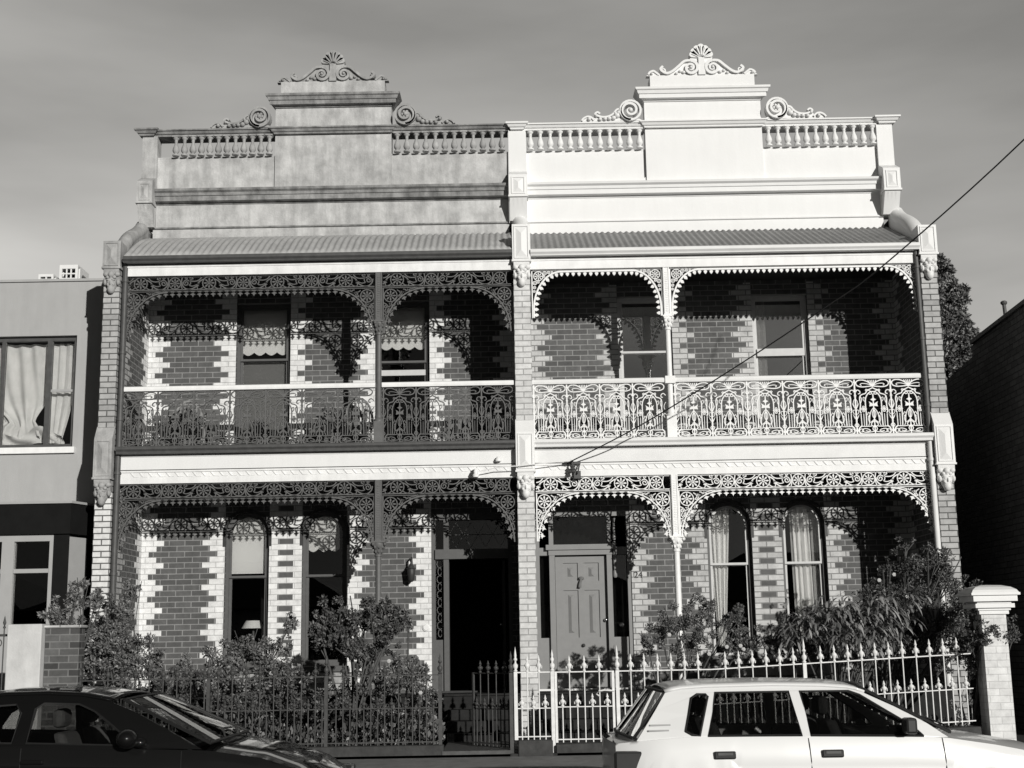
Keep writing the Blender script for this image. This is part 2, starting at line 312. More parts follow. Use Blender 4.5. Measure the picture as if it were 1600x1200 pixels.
def frieze(x0, x1, ztop, h=.205, skipL=0, skipR=0):
    """band of rosettes and scrolls with a row of drops below"""
    g = G(); zc = ztop - h / 2 - .004; k = h / .205; P = 1.03; a = LY0; b = LY1
    g.ribbon([(x0, ztop - .007), (x1, ztop - .007)], .014, a, b)
    g.ribbon([(x0, ztop - h), (x1, ztop - h)], .013, a, b); g.ribbon([(x0, ztop - h - .026), (x1, ztop - h - .026)], .009, a, b)
    c = x0 + .22; i = 0
    while c < x1 - .08:
        big = i % 2 == 0
        rosette(g, c, zc, .098 if big else .088)
        if not big:
            for sg in (-1, 1): g.ribbon(cm([(c + sg*.108, zc + .1), (c + sg*.1, zc + .05), (c + sg*.094, zc), (c + sg*.1, zc - .05), (c + sg*.115, zc - .1)], 3), .013, a, b)
        for sg in (-1, 1):
            if not (x0 + .1 < c + sg * .36 < x1 - .05) and not (x0 < c + sg * .2 < x1): continue
            o = [] ; q = lambda pts: [(c + sg * x, zc + z) for x, z in pts]
            if big:
                o += [(cm([(.085, .06), (.15, .02), (.19, -.045), (.26, -.088), (.34, -.088), (.395, -.04), (.41, .02)]), .016),
                      (cm([(.11, .098), (.15, .05), (.21, .03), (.285, .035)]), .014), (cm([(.15, .0), (.2, -.03), (.25, -.045), (.295, -.035)]), .012),
                      (spiral(.345, .004, .052, .01, 2.6, -1.5), .013), (spiral(.262, .074, .026, .008, -1.2, 1.1), .012),
                      (cm([(.295, .1), (.285, .06), (.28, .0), (.3, -.035)]), .012), (cm([(.085, -.06), (.12, -.085), (.165, -.09), (.18, -.055), (.155, -.035)]), .012),
                      (spiral(.345, .075, .02, .006, 0, 1), .011)]
            for pts, w in o:
                pts = [p for p in q(pts) if x0 + .004 < p[0] < x1 - .004]
                if len(pts) > 1: g.ribbon(pts, w*1.02, a, b)
        c += P / 2; i += 1
    zd = ztop - h - .03; n = max(1, round((x1 - x0 - skipL - skipR) / .103)); st = (x1 - x0 - skipL - skipR) / n
    for j in range(n):
        x = x0 + skipL + st * (j + .5); drop(g, x, zd)
        g.ribbon([(x + st*.5 - st*.46*math.cos(t*pi/6), zd - .02 + .022*math.sin(t*pi/6)) for t in range(7)] if j < n - 1 else [(x, zd), (x + st*.4, zd)], .008, a, b)
    return g
def bracket(cx, zt, sg, w=.60, h=.70):
    g = G(); a, b = LY0, LY1; q = lambda pts: [(cx + sg * x, zt + z) for x, z in pts]
    arc = [(w + .03 - w*math.cos(t*pi/32), -h + (h - .01)*math.sin(t*pi/32)) for t in range(17)]
    g.ribbon(q(arc), .017, a - .004, b)
    arc2 = [(w*1.0 - (w - .015)*.93*math.cos(t*pi/32) - .045, -h*.93 + h*.93*math.sin(t*pi/32) + .0) for t in range(2, 17)]
    g.ribbon(q(arc2), .011, a, b)
    g.ribbon(q([(.01, 0), (.01, -h)]), .017, a, b)
    rosette(g, cx + sg*.122, zt - .118, .098)
    for t in range(1, 9):
        i = (t - .3) / 9 * pi / 2; x = w + .03 - w*math.cos(i); z = -h + h*math.sin(i)
        nx, nz_ = math.cos(i) * 1.0, -math.sin(i)
        # outward from corner toward the centre of the arch
        dx, dz = (w - x) / math.hypot(w - x, -h - z + 1e-6), (-h - z) / math.hypot(w - x, -h - z + 1e-6)
        drop(g, cx + sg * x, zt + z, math.atan2(dz, sg * dx), 1.05)
        j = (t + .2) / 9 * pi / 2
        g.ribbon(q(cm([(x, z), (x + dx*.035 + .01, z + dz*.03 + .03), (w + .03 - w*math.cos(j), -h + h*math.sin(j))], 3)), .010, a, b)
    for pts in [cm([(.02, -.23), (.07, -.26), (.1, -.33), (.07, -.38), (.035, -.36), (.05, -.32)]), cm([(.02, -.4), (.06, -.43), (.075, -.5), (.045, -.53), (.03, -.49)]),
                cm([(.22, -.03), (.27, -.06), (.33, -.06), (.35, -.03), (.31, -.02)]), cm([(.1, -.24), (.16, -.3), (.15, -.36)]), cm([(.22, -.13), (.28, -.12), (.3, -.07)]),
                cm([(.37, -.02), (.42, -.045), (.48, -.03)]), cm([(.2, -.19), (.24, -.22), (.23, -.26)]), cm([(.015, -.56), (.045, -.6), (.04, -.66)]),
                spiral(.055, -.29, .03, .008, 1, 1.2), spiral(.28, -.075, .025, .006, 0, 1.1), spiral(.13, -.27, .022, .006, 0, 1)]:
        g.ribbon(q(pts), .012, a, b)
    return g
def toothed_arch(x0, x1, zt, rz=.62, rx=.42):
    """plain arch with pointed teeth and pierced spandrels"""
    g = G(); a, b = LY0, LY1; q = []
    lx, rx_ = x0 + .03, x1 - .03
    for t in range(13): u = t * pi / 24; q.append((lx + rx - rx*math.cos(u), zt - rz + (rz - .03)*math.sin(u)))
    for t in range(13): u = pi/2 + t * pi / 24; q.append((rx_ - rx - rx*math.cos(u), zt - rz + (rz - .03)*math.sin(u)))
    q = [(lx, zt - rz - .12)] + q + [(rx_, zt - rz - .12)]
    g.ribbon(q, .026, a - .01, b + .008); g.ribbon([(x0, zt - .008), (x1, zt - .008)], .016, a, b)
    for x in (x0 + .008, x1 - .008): g.ribbon([(x, zt), (x, zt - rz - .12)], .016, a, b)
    L_ = [0]
    for i in range(1, len(q)): L_.append(L_[-1] + math.dist(q[i], q[i-1]))
    n = round(L_[-1] / .088)
    for k in range(n):
        d = (k + .5) * L_[-1] / n; i = max(j for j in range(len(L_)) if L_[j] <= d); i = min(i, len(q) - 2); f = (d - L_[i]) / (L_[i+1] - L_[i])
        px, pz = q[i][0] + (q[i+1][0] - q[i][0])*f, q[i][1] + (q[i+1][1] - q[i][1])*f
        tx, tz = q[i+1][0] - q[i][0], q[i+1][1] - q[i][1]; l = math.hypot(tx, tz); tx /= l; tz /= l; nx, nz_ = tz, -tx
        g.plate([(px - tx*.012 + nx*.01, pz - tz*.012 + nz_*.01), (px - tx*.028 + nx*.032, pz - tz*.028 + nz_*.032), (px - tx*.017 + nx*.055, pz - tz*.017 + nz_*.055), (px + nx*.074, pz + nz_*.074),
                 (px + tx*.017 + nx*.055, pz + tz*.017 + nz_*.055), (px + tx*.028 + nx*.032, pz + tz*.028 + nz_*.032), (px + tx*.012 + nx*.01, pz + tz*.012 + nz_*.01)], (), a, b)
    for cx, sg in ((x0, 1), (x1, -1)):
        rosette(g, cx + sg*.105, zt - .095, .07, .012)
        for (dx, dz, r) in [(.05, -.2, .028), (.2, -.05, .028), (.26, -.04, .02), (.045, -.27, .02), (.1, -.185, .02), (.185, -.1, .018), (.04, -.33, .016), (.31, -.035, .013)]:
            g.circ(cx + sg*dx, zt + dz, r, .010, a, b, 8)
            g.ribbon([(cx + sg*(dx - r), zt + dz), (cx + sg*(dx + r), zt + dz)], .006, a, b); g.ribbon([(cx + sg*dx, zt + dz - r), (cx + sg*dx, zt + dz + r)], .006, a, b)
    return g
def balustrade_mesh(name, m, W_=.505, H=.82):
    """one cast panel, local origin at its bottom left, post at the left side"""
    g = G(); a, b = -.012, .012; s = W_ / 355
    def T(pts): return [((x - 430) * s, (835 - y) * H / 565) for x, y in pts]
    def both(pts, w, cl=False):
        g.ribbon(T(pts), w, a, b, cl); g.ribbon(T([(2*607 - x, y) for x, y in pts]), w, a, b, cl)
    def C(pts, n=4): return cm(pts, n)
    g.ribbon(T([(430, 262), (430, 840)]), .02, -.016, .016)
    g.ribbon(T([(430, 840), (785, 840)]), .015, a, b)
    for y, r in ((300, 13), (390, 20), (440, 11), (745, 26), (800, 16)): g.circ(0, (835 - y)*H/565, r*s*.7, .012, -.02, .02, 8)
    both(C([(430, 400), (455, 380), (478, 392), (480, 415), (462, 420)]), .012); g.ribbon(T(C([(430, 400), (405, 380), (382, 392), (380, 415), (398, 420)])), .012, a, b)
    for yy in (530, 640): 
        for sg in (-1, 1): g.plate(T([(430, yy + 40), (430 + sg*34, yy - 15), (430 + sg*22, yy + 20), (430, yy + 60)]), (), a, b)
    both(C([(600, 340), (560, 345), (500, 348), (458, 335), (445, 305), (470, 280), (520, 278), (570, 300), (600, 335)]), .015)
    both(C([(600, 335), (560, 318), (510, 312), (488, 322), (500, 335)]), .010)
    for dx in (-42, -20, 0, 20, 42): g.ribbon(T([(607, 350), (607 + dx, 278)]), .011, a, b)
    both(C([(607, 358), (575, 375), (550, 385), (535, 415), (505, 425), (482, 440), (474, 475), (478, 540), (470, 590), (480, 620)], 3), .015)
    both([(478, 625), (480, 750)], .011); both(C([(480, 750), (455, 775), (452, 810), (480, 833), (607, 835)], 3), .018)
    both(C([(480, 755), (530, 757), (575, 755)], 3), .012)
    both(C([(526, 750), (530, 640), (528, 560), (530, 480), (550, 430), (580, 402), (607, 398)], 4), .015)
    both(C([(545, 400), (560, 385), (585, 395), (595, 420), (575, 425), (562, 410)], 3), .011)
    g.ribbon(T([(607, 420), (607, 830)]), .015, a, b)
    g.plate(T([(607, 432), (615, 468), (636, 480), (615, 492), (607, 512), (599, 492), (578, 480), (599, 468)]), (), a, b)
    [g.plate(T([(607, 528), (607 + q*44, 500), (607 + q*36, 525), (607 + q*42, 552), (607, 545)]), (), a, b) for q in (-1, 1)]
    both(C([(607, 565), (585, 590), (565, 640), (560, 715), (590, 700), (607, 680)], 3), .011); both(C([(607, 580), (590, 620), (596, 660), (607, 670)], 3), .010)
    both(C([(478, 445), (492, 470), (488, 500), (478, 520)], 3), .009); both([(505, 625), (505, 752)], .008); both(C([(530, 470), (512, 455), (508, 480), (522, 500)], 3), .008)
    both(C([(540, 640), (552, 612), (566, 630), (558, 655), (545, 650)], 3), .009); both(C([(560, 640), (548, 680), (556, 720), (545, 750)], 3), .009); both(C([(452, 800), (470, 782), (492, 790), (488, 812), (468, 812)], 3), .009)
    for yy in (545, 600, 700): g.circ(0, (835 - yy)*H/565, .008, .01, -.018, .018, 6)
    for dx in (-62, 62): g.circ((607 + dx - 430)*s, (835 - 383)*H/565, .013, .010, a - .003, b, 8)
    both(C([(430, 470), (446, 492), (452, 525), (444, 545)], 3), .008); both(C([(430, 600), (446, 585), (458, 600), (450, 625), (436, 630)], 3), .008)
    for cx in (505, 709):
        for k in range(4):
            t = k * pi / 2; g.circ((cx - 430)*s + math.cos(t)*.028, (835 - 578)*H/565 + math.sin(t)*.03, .014, .011, a - .004, b, 6)
        g.circ((cx - 430)*s, (835 - 578)*H/565, .008, .012, a - .006, b + .003, 6)
    both(C([(607, 700), (580, 720), (575, 745), (607, 765)], 3), .012); both(C([(607, 740), (585, 780), (607, 815)], 3), .012)
    both(C([(595, 810), (560, 815), (510, 818), (480, 800), (500, 780), (540, 785), (560, 800), (540, 808), (515, 800)], 3), .011)
    return g.mesh(name, m)
def column(parent, x, z0, zc, zt, m, mcap, r=.045, pedestal=0, capw=.12):
    g = G(); y = .1
    if pedestal: g.box(x - .07, x + .07, y - .07, y + .07, z0, z0 + pedestal); z0 += pedestal
    g.lathe([(r*1.7, 0), (r*1.7, .03), (r*1.25, .05), (r*1.4, .08), (r, .11), (r*.95, zc - z0 - .2)], x, y, z0, 14)
    g.lathe([(r*1.25, 0), (r*1.25, .025), (r*.95, .03)], x, y, zc - .22, 14)
    g.box(x - .05, x + .05, y - .05, y + .05, zc, zt)
    for i in range(int((zt - zc - .1) / .035)): g.box(x - .018, x + .018, y - .056, y - .05, zc + .06 + i*.035, zc + .078 + i*.035)
    for sx in (-.044, .030): g.box(x + sx, x + sx + .014, y - .058, y - .05, zc + .03, zt)
    c = g.build('column', m, parent)
    q = G(); q.lathe([(r*1.05, 0), (r*1.2, .05), (r*1.7, .11), (capw*.8, .17), (capw*.75, .19)], x, y, zc - .21, 14)
    for k in range(8):
        a = k * pi / 4 + .2; ca, sa = math.cos(a), math.sin(a)
        q.ball((x + ca*r*1.75, y + sa*r*1.75, zc - .08), (.022, .022, .035), 6, 5); q.ball((x + ca*r*1.35, y + sa*r*1.35, zc - .15), (.018, .018, .028), 6, 5)
        if k % 2: q.ball((x + ca*capw*.92, y + sa*capw*.92, zc - .045), .028, 6, 5)
    q.box(x - capw*.8, x + capw*.8, y - capw*.8, y + capw*.8, zc - .025, zc)
    cp = q.build('capital', mcap, c); return c

# ------------------------------------------------------------------ masonry helpers
def hole(x0, x1, z0, z1, arch):
    if not arch: return [(x0, z0), (x1, z0), (x1, z1), (x0, z1)]
    r = (x1 - x0) / 2; c = (x0 + x1) / 2; h = arch
    return [(x0, z0), (x1, z0)] + [(c + r*math.cos(t*pi/14), z1 - h + h*math.sin(t*pi/14)) for t in range(15)]
def inset(x0, x1, z0, z1, arch, d):
    return hole(x0 + d, x1 - d, z0 + d, z1 - d, arch and max(arch - d*.6, .05))
YW = 1.5
def quoin(parent, x, dirs, z0, z1, m, ph=0, ws=(.235, .115, .235, .35), y=YW, lim=None):
    """toothed brick quoin beside an opening: dirs +1 grows to the right"""
    g = G(); k0 = math.ceil(z0 / .086 - .5)
    k = k0
    while True:
        a, b = max((k - .5)*.086, z0), min((k + .5)*.086, z1)
        if a >= z1: break
        if b > a:
            w = ws[(k + ph) % 4]
            if lim: w = min(w, lim)
            g.box(min(x, x + dirs*w), max(x, x + dirs*w), y - .004, y + .02, a, b)
        k += 1
    return g.build('quoin', m, parent)
def side_quoin(parent, x, sgn, y, diry, z0, z1, m, ph=0):
    g = G(); k = math.ceil(z0 / .086 - .5); ws = (.235, .115, .235, .35)
    while (k - .5)*.086 < z1:
        a, b = max((k - .5)*.086, z0), min((k + .5)*.086, z1); w = ws[(k + ph) % 4]
        if b > a: g.box(min(x, x + sgn*.004), max(x, x + sgn*.004), min(y, y + diry*w), max(y, y + diry*w), a, b)
        k += 1
    return g.build('quoin', m, parent)
def pillar_quoin(parent, x0, x1, z0, z1, m, ph=0):
    g = G(); k = math.ceil(z0 / .086 - .5); c = (x0 + x1) / 2
    while (k - .5)*.086 < z1:
        a, b = max((k - .5)*.086, z0), min((k + .5)*.086, z1)
        if b > a:
            if (k + ph) % 2: g.box(x0, x1, YW - .004, YW + .02, a, b)
            else: g.box(x0, c - .12, YW - .004, YW + .02, a, b); g.box(c + .12, x1, YW - .004, YW + .02, a, b)
        k += 1
    return g.build('quoin', m, parent)
def window(parent, x0, x1, z0, z1, zm, arch, mf, mg, blind=None, extra=None, msash=None):
    msash = msash or mf; y = YW + .09
    fr = G().plate(hole(x0, x1, z0, z1, arch), [inset(x0, x1, z0, z1, arch, .05)], y, y + .1)
    fr = fr.build('window', mf, parent)
    a, b, c, d = x0 + .05, x1 - .05, z0 + .05, z1 - .05; ar = arch and max(arch - .03, .05)
    G().plate(hole(a, b, zm, d, ar), [inset(a, b, zm, d, ar, .035)], y + .02, y + .05).build('upper_sash', msash, fr)
    G().plate(hole(a, b, c, zm + .03, 0), [inset(a, b, c, zm + .03, 0, .04)], y + .055, y + .085).build('lower_sash', msash, fr)
    G().plate(inset(a, b, zm, d, ar, .03), (), y + .033, y + .037).build('pane', mg, fr)
    G().plate(inset(a, b, c, zm + .03, 0, .035), (), y + .068, y + .072).build('pane', mg, fr)
    G().box(x0 - .04, x1 + .04, YW - .09, YW + .1, z0 - .09, z0 - .001).build('sill', mf, fr, bevel=.008)
    return fr
def scallop(x0, x1, z0, z1, y, n=3, arch=0, flat=False):
    top = [(x1, z1), (x0, z1)] if not arch else hole(x0, x1, z1 - arch, z1, arch)[2:]
    pts = []
    if flat: pts = [(x0, z0), (x1, z0)]
    else:
        w = (x1 - x0) / n
        for k in range(n):
            for t in range(9): pts.append((x0 + w*k + w*t/8, z0 - .05*math.sin(pi*t/8)))
    return G().plate(pts + top, (), y, y + .006)
def folds(x0, x1, z0, z1, y, n, amp=.03, sweep=0, seed=1, pinch=None):
    rnd = random.Random(seed); ph = [rnd.uniform(0, 6) for _ in range(3)]; rows = []
    for j in range(13):
        f = j / 12; z = z1 + (z0 - z1)*f; row = []
        for i in range(n*8 + 1):
            u = i / (n*8); xx = x0 + (x1 - x0)*u
            if pinch: k = pinch(f); xx = k[0] + (k[1] - k[0])*u
            yy = y + amp*math.sin(u*n*2*pi + ph[0] + f*.5) + amp*.4*math.sin(u*n*4.7*pi + ph[1] + f)
            row.append((xx + sweep*f, yy, z))
        rows.append(row)
    return G().grid(rows)

# ------------------------------------------------------------------ volutes and shells on the parapet
def volute(g, cx, cz, r, sg, y0, y1, start=0, turns=1.6, w=.035):
    pts = spiral(cx, cz, r, r*.16, start, sg*turns, 18)
    g.ribbon(pts, [w*1.25*(1 - .45*i/len(pts)) for i in range(len(pts))], y0, y1)
    g.ball((cx, y0 + .01, cz), (r*.24, .05, r*.24), 10, 6)
def ornament_centre(parent, cx, z, m, sc=1):
    g = G(); y0, y1 = 1.30, 1.42
    # shell
    for k in range(-3, 4):
        a = pi/2 - k*.37; L0, L1 = .05, .262 - abs(k)*.016; c, s = math.cos(a), math.sin(a); w = .052
        ox, oz = cx, z + .285
        g.plate([(ox + c*L0 - s*.006, oz + s*L0 + c*.006), (ox + c*L0 + s*.006, oz + s*L0 - c*.006), (ox + c*(L1 - .05) + s*w, oz + s*(L1 - .05) - c*w), (ox + c*(L1 - .012) + s*w*.7, oz + s*(L1 - .012) - c*w*.7), (ox + c*L1, oz + s*L1),
                 (ox + c*(L1 - .012) - s*w*.7, oz + s*(L1 - .012) + c*w*.7), (ox + c*(L1 - .05) - s*w, oz + s*(L1 - .05) + c*w)], (), y0 - .03, y1)
        g.ribbon([(ox + c*.06, oz + s*.06), (ox + c*(L1 - .04), oz + s*(L1 - .04))], .012, y0 - .045, y1)
    pts = [(cx + .185*math.cos(t*pi/20*1.3 - .47), z + .31 + .185*math.sin(t*pi/20*1.3 - .47)) for t in range(21)]
    g.plate(pts + [(cx - .06, z + .12), (cx + .06, z + .12)], (), y0, y1)
    g.plate([(cx - .06, z), (cx + .06, z), (cx + .05, z + .2), (cx + .05, z + .3), (cx - .05, z + .3), (cx - .05, z + .2)], (), y0 - .04, y1)
    for sg in (-1, 1):
        volute(g, cx + sg*.18, z + .12, .125, sg, y0 - .05, y1, pi/2, 1.7, .04)
        top = cm([(cx + sg*.18, z + .245), (cx + sg*.28, z + .235), (cx + sg*.38, z + .15), (cx + sg*.49, z + .06), (cx + sg*.58, z + .03), (cx + sg*.66, z + .07), (cx + sg*.68, z + .11), (cx + sg*.64, z + .15)], 5)
        g.ribbon(top, .04, y0 - .05, y1)
        g.plate([(cx + sg*.05, z)] + [(p[0], p[1] - .01) for p in top[:28]] + [(cx + sg*.60, z)], (), y0, y1 - .01)
        volute(g, cx + sg*.635, z + .09, .06, -sg, y0 - .03, y1, pi/2, 1.3, .025)
        g.ribbon(cm([(cx + sg*.7, z + .01), (cx + sg*.76, z + .06), (cx + sg*.8, z + .085), (cx + sg*.86, z + .06), (cx + sg*.88, z + .02)], 4), .032, y0 - .02, y1)
        g.plate([(cx + sg*.68, z), (cx + sg*.70, z + .03), (cx + sg*.78, z + .07), (cx + sg*.86, z + .05), (cx + sg*.92, z)], (), y0, y1 - .02)
        for (dx, dz, r) in ((.30, .05, .035), (.36, .07, .03), (.42, .03, .03), (.83, .03, .025)): g.ball((cx + sg*dx, y0 - .01, z + dz), (r, .04, r*.8), 8, 5)
    return g.build('scroll_ornament', m, parent)
def ornament_side(parent, x, sg, z, m, broken=False):
    """volute against the raised block, trailing foliage out along the coping"""
    g = G(); y0, y1 = 1.30, 1.42; q = lambda pts: [(x + sg*a, z + b) for a, b in pts]
    volute(g, x + sg*.2, z + .17, .165, sg, y0 - .05, y1, -pi/2*sg if sg > 0 else -pi/2, 1.5, .04)
    g.circ(x + sg*.2, z + .17, .165, .035, y0 - .05, y1, 22)
    if not broken: g.plate([(x + sg*.2 + .16*math.cos(t*pi/10), z + .17 + .16*math.sin(t*pi/10)) for t in range(20)], (), y0 + .01, y1 - .01)
    for k in range(6):
        if not broken: a = k*pi/3; g.ball((x + sg*.2 + .05*math.cos(a), y0 - .03, z + .17 + .05*math.sin(a)), (.028, .03, .028), 6, 5)
    g.plate(q([(.0, 0), (.36, 0), (.34, .08), (.05, .03)]), (), y0, y1)
    top = cm([(.34, .2), (.42, .19), (.48, .12), (.56, .075), (.66, .065), (.74, .09), (.78, .12), (.74, .15), (.70, .12)], 4)
    g.ribbon(q(top), .03, y0 - .03, y1)
    g.plate(q([(.32, 0), (.33, .22), (.42, .19), (.48, .13), (.56, .085), (.68, .08), (.76, .11), (.82, .06), (.92, .07), (.98, .02), (1.0, 0)]), (), y0 + .01, y1 - .01)
    g.ribbon(q(cm([(.80, .02), (.85, .07), (.91, .08), (.97, .05), (1.0, .01)], 4)), .028, y0 - .02, y1)
    for (a, b, r) in ((.42, .09, .04), (.39, .14, .035), (.48, .05, .035), (.55, .04, .03), (.62, .035, .028), (.70, .03, .028), (.76, .09, .025), (.88, .035, .028), (.45, .13, .025)):
        g.ball((x + sg*a, y0 - .005, z + b), (r*1.25, .05, r*1.1), 8, 5)
    return g.build('scroll_ornament', m, parent)
BAL = [(.030, 0), (.055, .0), (.055, .022), (.034, .03), (.028, .045), (.052, .075), (.056, .1), (.048, .14), (.030, .19), (.022, .225), (.026, .235), (.03, .245), (.024, .255), (.032, .28), (.05, .295), (.05, .32)]
def baluster_row(parent, x0, x1, m, n=12):
    me = G().lathe(BAL, 0, 0, 0, 12).box(-.056, .056, -.056, .056, .318, .34).mesh('baluster', m)
    for i in range(n): inst('baluster', me, parent, (x0 + (x1 - x0)*(i + .5)/n, 1.38, 9.575), random.uniform(-.1, .1))
def console(parent, x0, x1, m, md):
    """panelled bracket box near the foot of a parapet pier, fluted below"""
    g = G()
    g.plate([(1.36, 9.20), (1.14, 9.08), (1.14, 8.72), (1.36, 8.72)], (), x0 - .01, x1 + .01, 'x')
    g.box(x0 - .02, x1 + .02, 1.12, 1.37, 8.70, 8.73)
    o = g.build('pier_bracket', m, parent)
    q = G(); q.plate([(1.15, 8.70), (1.34, 8.36), (1.39, 8.36), (1.39, 8.70)], (), x0, x1, 'x')
    for k in range(3):
        xx = x0 + (x1 - x0)*(.25 + .25*k)
        q.hexa([(xx-.01,1.325,8.40),(xx+.01,1.325,8.40),(xx+.01,1.34,8.40),(xx-.01,1.34,8.40),(xx-.01,1.155,8.68),(xx+.01,1.155,8.68),(xx+.01,1.175,8.68),(xx-.01,1.175,8.68)])
    q.build('fluted_corbel', m, o)
    p = G(); a, b, c, d = x0 + .03, x1 - .03, 8.75, 9.04
    p.plate([(a, c), (b, c), (b, d), (a, d)], [[(a+.02, c+.02), (b-.02, c+.02), (b-.02, d-.02), (a+.02, d-.02)]], 1.128, 1.145)
    mx_, mz = (a+b)/2, (c+d)/2
    p.add([(a+.03,1.139,c+.03),(b-.03,1.139,c+.03),(b-.03,1.139,d-.03),(a+.03,1.139,d-.03),(mx_,1.115,c+.1),(mx_,1.115,d-.1)], [(0,1,4),(1,2,5,4),(2,3,5),(3,0,4,5)])
    p.build('raised_panel', m, o)
def pier(parent, x0, x1, mbrick, mrend, mwall, uz=0):
    """party wall end: brick pier, two panelled boxes carried by mask corbels"""
    w = x1 - x0
    o = G().box(x0, x1, 0, .24, 3.9 if mwall else .3, 7.27).build('pier', mbrick, parent)
    if mwall: G().box(x0, x1, 0, .24, .3, 3.9).build('pier_shaft', mwall, o)
    for (zb, zt, yf) in ((7.28, 7.70 + uz, -.07), (4.10, 4.88, -.11)):
        g = G()
        if zt < 5:
            g.plate([(.02, zt + .0), (.01, zt), (yf, zt - .2), (yf, zb), (.02, zb)], (), x0 - .012, x1 + .012, 'x')
        else: g.box(x0 - .012, x1 + .012, yf, .27, zb, zt)
        g.box(x0 - .022, x1 + .022, yf - .012, .02 if zt < 5 else .27, zb - .012, zb + .016)
        zt2 = zt - (.24 if zt < 5 else .04); a, b, c, d = x0 + .03, x1 - .03, zb + .05, zt2
        g.plate([(a - .015, c - .015), (b + .015, c - .015), (b + .015, d + .015), (a - .015, d + .015)], [[(a, c), (b, c), (b, d), (a, d)]], yf - .012, yf + .01)
        mx_ = (a + b) / 2; e = .001
        g.add([(a+.01,yf-e,c+.01),(b-.01,yf-e,c+.01),(b-.01,yf-e,d-.01),(a+.01,yf-e,d-.01),(mx_,yf-.03,c+.11),(mx_,yf-.03,d-.11)], [(0,1,4),(1,2,5,4),(2,3,5),(3,0,4,5)])
        bx = g.build('pier_box', mrend, o)
        # mask corbel
        h = .40 if zt < 5 else .385; z1 = zb - .012; m_ = (x0 + x1)/2
        q = G(); q.plate([(yf + .005, z1), (yf + .01, z1 - .05), (yf + .05, z1 - .12), (yf + .055, z1 - .16), (.01, z1 - .2), (.01, z1)], (), x0 + .005, x1 - .005, 'x')
        q.ball((m_, yf + .07, z1 - .22), (w*.34, .09, .12), 12, 9)      # head
        q.ball((m_, yf + .04, z1 - .31), (w*.25, .07, .075), 10, 6)      # beard
        q.ball((m_, yf - .015, z1 - .225), (.014, .022, .035), 8, 6)      # nose
        for sg in (-1, 1):
            q.ball((m_ + sg*.036, yf + .0, z1 - .175), (.034, .02, .012), 8, 5); q.ball((m_ + sg*.036, yf + .002, z1 - .2), (.014, .014, .010), 8, 5)
            q.ball((m_ + sg*.04, yf + .005, z1 - .245), (.024, .02, .022), 8, 5); q.ball((m_ + sg*w*.4, yf + .06, z1 - .2), (.035, .05, .05), 8, 5)
            q.ball((m_ + sg*w*.36, yf + .045, z1 - .08), (.045, .05, .04), 8, 5); q.ball((m_ + sg*.025, yf - .0, z1 - .27), (.026, .014, .01), 8, 5)
        q.ball((m_, yf + .01, z1 - .09), (.05, .045, .05), 8, 5)
        for sg in (-1, 0, 1): q.ball((m_ + sg*.05, yf + .02, z1 - .13), (.03, .035, .03), 8, 5)
        q.build('mask_corbel', mrend, o)
    return o
def wing_coping(parent, x0, x1, m):
    pts = cm([(.27, 7.60), (.42, 7.78), (.62, 7.95), (.88, 8.10), (1.15, 8.23), (1.36, 8.36), (1.45, 8.44)], 4)
    g = G().plate([(.25, 7.2)] + [(a, b - .03) for a, b in pts] + [(1.45, 7.2)], (), x0 + .012, x1 - .012, 'x')
    xm = (x0 + x1)/2; g.tube([(xm, a, b - .04) for a, b in pts], (x1 - x0)/2 - .005, 14)
    return g.build('curved_coping', m, parent)
def parapet(parent, x0, x1, b0, b1, m, md, mo, nl, ends):
    g = G(); ya, yb = 1.44, 1.62
    w = G().box(x0, x1, ya, yb, 7.9, 9.56)
    w.box(b0, b1, ya - .035, yb, 9.03, 10.40)
    o = w.build('parapet', m, parent)
    G().mould([(ya, 8.38), (ya - .025, 8.375), (ya - .03, 8.35), (ya, 8.34)], x0, x1).build('string_course', md, o)
    c = [(ya, 8.75), (ya - .015, 8.755), (ya - .02, 8.785), (ya - .115, 8.79), (ya - .12, 8.865), (ya - .14, 8.87), (ya - .15, 8.915), (ya - .19, 8.94), (ya - .2, 8.975), (ya, 9.02)]
    G().mould(c, x0, x1).build('cornice', md, o)
    cp = [(ya - .02, 9.915), (ya - .055, 9.92), (ya - .06, 9.945), (ya - .085, 9.955), (ya - .105, 9.99), (ya - .13, 9.997), (ya - .13, 10.02), (yb + .06, 10.025), (yb + .06, 9.915)]
    G().mould(cp, x0 - (.1 if ends[0] else 0), b0 - .004, (0, 0)).build('coping', md, o)
    G().mould(cp, b1 + .004, x1 + (.1 if ends[1] else 0)).build('coping', md, o)
    G().mould([(a - .035 if a < 1.5 else a - .3, z) for a, z in cp], b0 - .09, b1 + .09, (1, 1)).build('coping', md, o)
    tc_ = [(ya - .035, 10.38), (ya - .06, 10.385), (ya - .07, 10.41), (ya - .14, 10.415), (ya - .14, 10.48), (ya - .16, 10.485), (ya - .175, 10.535), (ya - .20, 10.55), (ya - .205, 10.585), (yb + .08, 10.60), (yb + .08, 10.38)]
    e = .09
    G().mould(tc_, b0 - e - .06, b1 + e + .06, (1, 1)).build('block_cornice', md, o)
    G().box(b0 + .1, b1 - .1, ya - .15, yb, 10.599, 10.80).build('plinth', m, o)
    G().box(x0, b0, ya - .005, yb, 9.555, 9.575).build('balustrade_base', m, o)
    G().box(b1, x1, ya - .005, yb, 9.555, 9.575).build('balustrade_base', m, o)
    for (u, v) in ((x0 + (.26 if ends[0] else 0), b0), (b1, x1 - (.26 if ends[1] else 0))): baluster_row(o, u + .02, v - .02, mo, nl)
    ornament_centre(o, (b0 + b1)/2, 10.795, mo)
    return o

